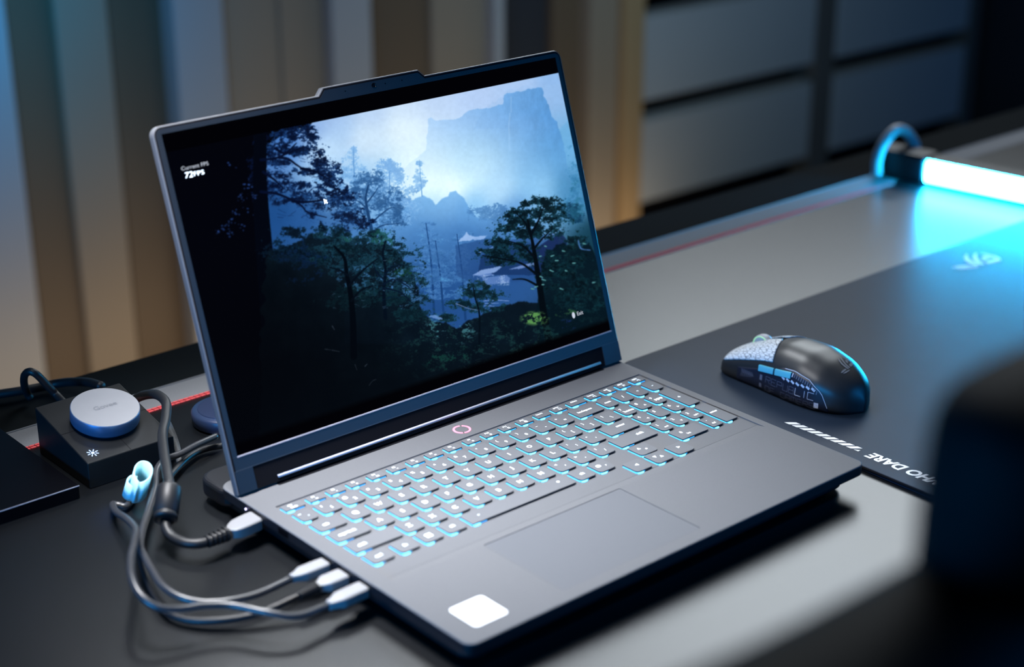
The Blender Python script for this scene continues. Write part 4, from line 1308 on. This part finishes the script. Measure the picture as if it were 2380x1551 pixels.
lathe(bm, [(0.0215, 0.0), (0.0215, 0.0022), (0.0245, 0.0026), (0.0249, 0.0034), (0.0249, 0.0118), (0.0246, 0.0124)], 72, TOP @ Matrix.Translation((*DC, 0)))
dl = obj('dial', bm, M['dialside'], ct, smooth=False)
for p in dl.data.polygons:
    p.use_smooth = len(p.vertices) == 4
bm = bmesh.new(); lathe(bm, [(0.0246, 0.0120), (0.0244, 0.0126), (0.0240, 0.0127)], 72, TOP @ Matrix.Translation((*DC, 0)))
obj('dial_face', bm, M['dialtop'], dl)
bm = bmesh.new()
put_text(bm, 'Govee', lambda a, b: tuple(TOP @ Vector((DC[0] + a * 0.98 + 0.0003, DC[1] + 0.001 + b, 0.01285))), 0.0066, bold=0.015, width=0.0185)
obj('dial_lettering', bm, M['engr'], dl, label='engraved grey lettering')
bm = bmesh.new()
ic_c = (-0.0252, -0.0300)
for k in range(8):
    a = math.radians(45 * k + 10)
    u = Vector((math.cos(a), math.sin(a), 0)); w_ = Vector((-u.y, u.x, 0)) * 0.00028
    c0 = Vector((ic_c[0], ic_c[1], 0.00015))
    q = [c0 + u * 0.0020 + w_, c0 + u * 0.0042 + w_, c0 + u * 0.0042 - w_, c0 + u * 0.0020 - w_]
    bm.faces.new([bm.verts.new(tuple(TOP @ p)) for p in q])
bm.faces.new([bm.verts.new(tuple(TOP @ Vector((ic_c[0] + 0.0012 * math.cos(a), ic_c[1] + 0.0012 * math.sin(a), 0.00015)))) for a in np.arange(0, 6.2, 0.6)])
obj('indicator_icon', bm, M['icon'], ct, label='glowing pale blue sun icon')

# flat black slab at the far left
bs = thing('base_plate', 'flat glossy black plate at the left end of the desk', 'plate', (-0.061, 0.353, 0))
bm = bmesh.new(); slab(bm, -0.45, 0.0, 0.0, 0.16, 0.0, 0.010, 0.002, 0.0008)
obj('plate', bm, M['black'], bs)
bm = bmesh.new(); slab(bm, -0.4502, -0.0002, -0.0002, 0.0002, 0.0097, 0.0102, 0.0001, 0.0001)
obj('front_edge_glint', bm, M['lip'], bs, label='thin pale strip for the shine on the front edge')  # added pale strip painting the shine of the glossy edge

# ------------------------------------------------------------------ cables
def px_path(seq):
    return [at(x, y, h) for x, y, h in seq]


def cable(name, label, pts, r, m='cable', group=None, cat='cable'):
    base_ = Vector(pts[0]); base_.z = 0
    t = thing(name, label, cat, base_, 0, group)
    bm_ = bmesh.new()
    tube(bm_, [tuple(Vector(p) - base_) for p in pts], r, 12)
    obj('cord', bm_, M[m], t, smooth=True)
    return t, base_


def plug_part(t, base_, y0, y1, z0, z1, x0, m='plug', taper=True, slant=0.0, xin=0.0015):
    """flat moulded plug lying along x into the left side of the laptop"""
    bm_ = bmesh.new()
    yc = (y0 + y1) / 2
    hw, zc, hh = (y1 - y0) / 2, (z0 + z1) / 2, (z1 - z0) / 2
    loops_ = []
    for x, k in ((-0.0003, 0.95), (-0.0008, 0.98), (-0.0016, 1.0), (x0 * 0.62, 1.0), (x0 * 0.72, 0.96), (x0 * 0.86, 0.66), (x0, 0.46), (x0 - 0.001, 0.40)):
        kz = 1.0 if k > 0.9 else 0.75
        loops_.append([(x - base_.x, yc + slant * x + c * hw * k - base_.y, zc + d * hh * kz) for c, d in rr(-1, -1, 1, 1, 0.42, 4)])
    rings(bm_, loops_)
    p_ = obj('plug', bm_, M[m], t, smooth=False, bevel=0.0005)
    return p_


def relief(t, base_, p0, p1, r0, r1, n=6, m='rubber'):
    bm_ = bmesh.new()
    a, b = Vector(p0) - base_, Vector(p1) - base_
    path = []; rad = []
    for i in range(n):
        for f, k in ((0.05, 0.72), (0.12, 1.0), (0.62, 1.0), (0.70, 0.72)):
            path.append(tuple(a.lerp(b, (i + f) / n))); rad.append((r0 + (r1 - r0) * i / n) * k)
    tube(bm_, None, lambda s: rad[min(int(round(s * (len(rad) - 1))), len(rad) - 1)], 14, path=path)
    obj('strain_relief', bm_, M[m], t, smooth=False)


RC = 0.0024
# cable with the pale hook strap, ends in the front plug
p3 = (-0.0275, 0.1005, 0.0145)
c1 = px_path([(315, 1151, 0.0035), (306, 1163, 0.0035), (292, 1177, 0.004), (275, 1174, 0.005), (262, 1173, 0.006), (270, 1190, 0.010), (296, 1208, 0.018), (316, 1232, 0.027), (312, 1262, 0.033), (304, 1300, 0.035), (307, 1345, 0.034),
              (328, 1385, 0.030), (368, 1412, 0.025), (420, 1416, 0.022), (476, 1408, 0.021), (540, 1408, 0.020), (620, 1424, 0.019), (690, 1433, 0.016)]) + [p3]
t, b0 = cable('usb_cable', 'grey cable with a pale strap, its plug nearest the front of the laptop', c1, RC, group='cables plugged into the left side of the laptop')
plug_part(t, b0, 0.0955, 0.1075, 0.0110, 0.0185, -0.0270, slant=0.05)
# middle cable
p2 = (-0.0300, 0.1222, 0.0142)
c2 = px_path([(516, 1036, 0.004), (492, 1040, 0.004), (467, 1047, 0.004), (440, 1062, 0.005), (412, 1088, 0.006), (388, 1118, 0.006), (366, 1155, 0.006), (345, 1196, 0.005), (330, 1240, 0.005), (326, 1285, 0.005), (338, 1335, 0.005),
              (360, 1385, 0.005), (392, 1425, 0.005), (440, 1442, 0.005), (500, 1443, 0.006), (560, 1436, 0.007), (620, 1420, 0.009)]) + [p2]
t, b0 = cable('usb_cable', 'dark cable with a ribbed neck, middle of the three plugs at the laptop side', c2, RC, 'rubber', group='cables plugged into the left side of the laptop')
plug_part(t, b0, 0.1160, 0.1290, 0.0108, 0.0182, -0.0200)
relief(t, b0, (-0.0345, 0.1216, 0.0140), (-0.0200, 0.1224, 0.0145), 0.0034, 0.0046, 6)
# rear cable of the three
p1 = (-0.0270, 0.1418, 0.0145)
c3 = px_path([(503, 1014, 0.012), (458, 1034, 0.0135), (419, 1055, 0.013), (384, 1068, 0.013), (364, 1094, 0.013), (360, 1134, 0.013), (346, 1182, 0.014), (332, 1230, 0.015), (326, 1268, 0.017), (336, 1294, 0.018), (354, 1326, 0.018),
              (378, 1362, 0.017), (418, 1388, 0.015), (470, 1400, 0.013), (530, 1397, 0.013), (600, 1381, 0.013)]) + [p1]
t, b0 = cable('usb_cable', 'grey cable whose plug is rearmost of the three together at the laptop side', c3, RC, group='cables plugged into the left side of the laptop')
plug_part(t, b0, 0.1365, 0.1475, 0.0110, 0.0180, -0.0255)
# charging cable
ps = (-0.0400, 0.2195, 0.0130)
c4 = px_path([(300, 940, 0.010), (322, 924, 0.024), (345, 917, 0.034), (368, 919, 0.040), (386, 938, 0.040), (385, 975, 0.036), (378, 1010, 0.034), (381, 1050, 0.034), (388, 1095, 0.034), (394, 1130, 0.033)])
c4b = px_path([(394, 1130, 0.033), (388, 1175, 0.026), (384, 1210, 0.020)])
c4c = px_path([(384, 1205, 0.020), (388, 1232, 0.016), (402, 1250, 0.0135), (430, 1262, 0.013), (458, 1264, 0.013)]) + [ps]
t, b0 = cable('charging_cable', 'thick black charging cable arching over from behind the controller to the laptop', c4, 0.0036, 'rubber')
bm = bmesh.new(); tube(bm, [tuple(Vector(p) - b0) for p in c4c], 0.0036, 12); obj('cord', bm, M['rubber'], t, smooth=True)
bm = bmesh.new()
A, B = Vector(c4b[0]) - b0, Vector(c4b[2]) - b0
pth = [tuple(A.lerp(B, s)) for s in (0.0, 0.02, 0.06, 0.12, 0.80, 0.82, 0.86, 0.88, 0.97, 1.0)]
rd = [0.0040, 0.0066, 0.0078, 0.0082, 0.0082, 0.0074, 0.0074, 0.0083, 0.0080, 0.0060]
tube(bm, None, lambda s: rd[min(int(round(s * 9)), 9)], 24, path=pth)
obj('ferrite_core', bm, M['rubber'], t, smooth=True, label='fat black cylinder on the cord')
relief(t, b0, ps, (-0.0235, 0.2195, 0.0138), 0.0044, 0.0056, 5)
bm = bmesh.new()
loops_ = []
for x, k in ((-0.0003, 0.95), (-0.001, 1.0), (-0.010, 1.0), (-0.0165, 0.93), (-0.0205, 0.72), (-0.0230, 0.40), (-0.0236, 0.2)):
    loops_.append([(x - b0.x, 0.2220 + 0.12 * x + c * 0.0078 * k - b0.y, 0.0138 + d * (0.0044 if k > 0.8 else 0.0036)) for c, d in rr(-1, -1, 1, 1, 0.35, 4)])
rings(bm, loops_)
obj('plug', bm, M['plug'], t, bevel=0.0005, label='flat rounded grey plug')
# controller lead looping behind
c5 = px_path([(236, 898, 0.020), (205, 889, 0.016), (165, 888, 0.010), (130, 892, 0.006), (95, 900, 0.005), (40, 910, 0.006), (-60, 925, 0.005), (-220, 950, 0.004)])
t, b0 = cable('power_lead', 'black lead running left from the back of the controller', c5, 0.0036, 'rubber')
c6 = px_path([(150, 938, 0.014), (128, 915, 0.018), (104, 890, 0.030), (84, 870, 0.040), (68, 864, 0.042), (57, 873, 0.036), (56, 892, 0.024), (62, 912, 0.010), (70, 925, 0.004)])
t, b0 = cable('looped_lead', 'thin black lead in an upright loop at the far left', c6, 0.0030, 'rubber')
# pale hook-and-loop strap folded on the first cable
SV = Vector(at(320, 1120, 0.018))
st = thing('cable_strap', 'pale hook and loop strap with cyan light in its colour, folded around a grey cable', 'strap', (SV.x, SV.y, 0.0))


def ribbon(bm_, pts, width_dir, w, th=0.0011, n=8):
    P_ = [Vector(p) for p in smooth_path(pts, n)]
    wd = Vector(width_dir).normalized() * w / 2
    loops2 = []
    for i, p in enumerate(P_):
        tt = (P_[min(i + 1, len(P_) - 1)] - P_[max(i - 1, 0)]).normalized()
        nn = tt.cross(wd).normalized() * th / 2
        loops2.append([tuple(p + wd + nn), tuple(p - wd + nn), tuple(p - wd - nn), tuple(p + wd - nn)])
    rings(bm_, loops2)


def sv(px, py, h): return tuple(Vector(at(px, py, h)) - Vector((SV.x, SV.y, 0)))


bm = bmesh.new()
ribbon(bm, [sv(316, 1146, .016), sv(306, 1128, .016), sv(309, 1108, .016), sv(322, 1096, .016), sv(338, 1098, .016), sv(347, 1112, .016), sv(344, 1130, .016), sv(332, 1142, .015), sv(318, 1146, .014)], (0.25, -0.2, 1), 0.0165, 0.0013)
obj('strap_loop', bm, M['velcro'], st, smooth=True)
bm = bmesh.new()
ribbon(bm, [sv(318, 1148, .012), sv(300, 1146, .012), sv(291, 1134, .012), sv(300, 1122, .013), sv(314, 1124, .013)], (0.3, -0.2, 1), 0.0115, 0.0013)
obj('strap_tail', bm, M['velcro'], st, smooth=True)
# woven strap at the controller's right side
c7 = px_path([(386, 978, 0.016), (396, 1000, 0.012), (406, 1024, 0.008), (414, 1050, 0.0055), (416, 1074, 0.0055)])
B7 = Vector(c7[0]); B7.z = 0
t = thing('woven_strap', 'woven black strap hanging at the right side of the controller', 'strap', B7)
bm = bmesh.new(); ribbon(bm, [tuple(Vector(p) - B7) for p in c7], (0.8, 0.6, 0), 0.009, 0.0014)
obj('band', bm, M['braid'], t, smooth=True)
# round navy puck behind the laptop
pk = thing('round_puck', 'dark navy round puck half hidden behind the left edge of the laptop screen', 'puck', (0.085, 0.395, 0))
bm = bmesh.new(); lathe(bm, [(0.024, 0.0), (0.027, 0.002), (0.0275, 0.010), (0.0262, 0.0118), (0.0225, 0.0122)], 56)
pkb = obj('housing', bm, M['navy'], pk, smooth=True)
bm = bmesh.new(); lathe(bm, [(0.0225, 0.0118), (0.0223, 0.0126), (0.0215, 0.0127)], 56)
obj('top_disc', bm, M['puck'], pk)

# ------------------------------------------------------------------ light bar on the right
ba = math.atan2(0.0163, 0.1163)
lb = thing('light_bar', 'glowing cyan light bar with black end cap lying on the desk at right', 'lamp', (1.0075, 0.4240, 0), ba)
bm = bmesh.new()
slab(bm, 0.0, -0.270, 0.030, 0.030, 0.0006, 0.0300, 0.006, 0.003)
slab(bm, -0.0015, 0.0, 0.033, 0.068, 0.0010, 0.0325, 0.006, 0.004, mi=0)
obj('housing', bm, M['body'], lb)
bm = bmesh.new()
prism(bm, rr(0.003, -0.0125, 0.021, 0.0125, 0.008, 6), -0.262, -0.001, fn=lambda a, b, c: (-0.006 + a * 0.6, c, 0.0165 + b))
obj('diffuser', bm, M['barlit'], lb, label='bright cyan diffuser')
bm = bmesh.new()
tube(bm, [(-0.014, 0.052, 0.006), (-0.016, 0.052, 0.022), (-0.009, 0.050, 0.040), (0.008, 0.046, 0.053), (0.026, 0.042, 0.049), (0.038, 0.036, 0.034), (0.040, 0.032, 0.018), (0.034, 0.028, 0.014)], 0.0062, 14)
obj('lead', bm, M['white_tube'], lb, smooth=True, label='pale grey lead arching over the end cap')

# ------------------------------------------------------------------ chair in the foreground
chx, chy = -0.085, -0.42
ch = thing('gaming_chair', 'large black gaming chair blurred in the right foreground', 'chair', (chx, chy, -TABLE))


def cushion(bm_, outline, y0, y1, bulge, n=5):
    """padded slab standing in the xz plane, rounded towards front and back"""
    cxm = sum(p[0] for p in outline) / len(outline); czm = sum(p[1] for p in outline) / len(outline)
    loops2 = []
    for k in range(2 * n + 1):
        a = math.radians(-90 + 180 * k / (2 * n))
        ins_ = bulge * (1 - math.cos(a))
        y = (y0 + y1) / 2 + (y1 - y0) / 2 * math.sin(a)
        L = []
        for x, z in outline:
            d = math.hypot(x - cxm, z - czm)
            f = max(0, 1 - ins_ / d)
            L.append((cxm + (x - cxm) * f, y, czm + (z - czm) * f))
        loops2.append(L)
    rings(bm_, loops2)


H = TABLE
bm = bmesh.new()
ol = smooth_path([(-0.30, H + 0.20, 0), (-0.285, H + 0.300, 0), (-0.24, H + 0.334, 0), (-0.15, H + 0.334, 0), (0.0, H + 0.336, 0), (0.15, H + 0.334, 0), (0.24, H + 0.334, 0), (0.285, H + 0.300, 0), (0.30, H + 0.20, 0), (0.27, H - 0.05, 0), (0.22, H - 0.27, 0), (0, H - 0.29, 0), (-0.22, H - 0.27, 0), (-0.27, H - 0.05, 0)], 5)
cushion(bm, [(p[0] + 0.020, p[1] - 0.019) for p in ol], -0.030, 0.030, 0.028)
obj('backrest', bm, M['chair'], ch, smooth=True)
bm = bmesh.new()
ol = smooth_path([(-0.112, H + 0.20, 0), (-0.1135, H + 0.300, 0), (-0.1135, H + 0.352, 0), (-0.108, H + 0.370, 0), (-0.090, H + 0.3765, 0), (-0.06, H + 0.379, 0), (0.0, H + 0.381, 0), (0.06, H + 0.379, 0), (0.09, H + 0.3765, 0), (0.108, H + 0.370, 0), (0.113, H + 0.35, 0), (0.112, H + 0.20, 0)], 5)
cushion(bm, [(p[0] + 0.025, p[1] - 0.012) for p in ol], -0.026, 0.026, 0.022)
obj('headrest', bm, M['chair'], ch, smooth=True)
bm = bmesh.new(); slab(bm, -0.25, -0.02, 0.25, 0.17, 0.42, 0.50, 0.05, 0.03, 0.02)
obj('seat', bm, M['chair'], ch, smooth=True)
bm = bmesh.new(); lathe(bm, [(0.025, 0.10), (0.025, 0.43)], 20, Matrix.Translation((0, 0.06, 0))); obj('gas_lift', bm, M['metal'], ch)
for k in range(5):
    a = math.radians(72 * k + 18)
    bm = bmesh.new()
    tube(bm, [(0.0, 0.06, 0.12), (0.15 * math.cos(a), 0.06 + 0.15 * math.sin(a), 0.10), (0.27 * math.cos(a), 0.06 + 0.27 * math.sin(a), 0.06)], 0.02, 10)
    lathe(bm, [(0.022, -0.012), (0.026, 0.0), (0.022, 0.012)], 16, Matrix.Translation((0.27 * math.cos(a), 0.06 + 0.27 * math.sin(a), 0.026)) @ Matrix.Rotation(math.radians(90), 4, 'X'))
    obj('leg', bm, M['metal'], ch, smooth=True)
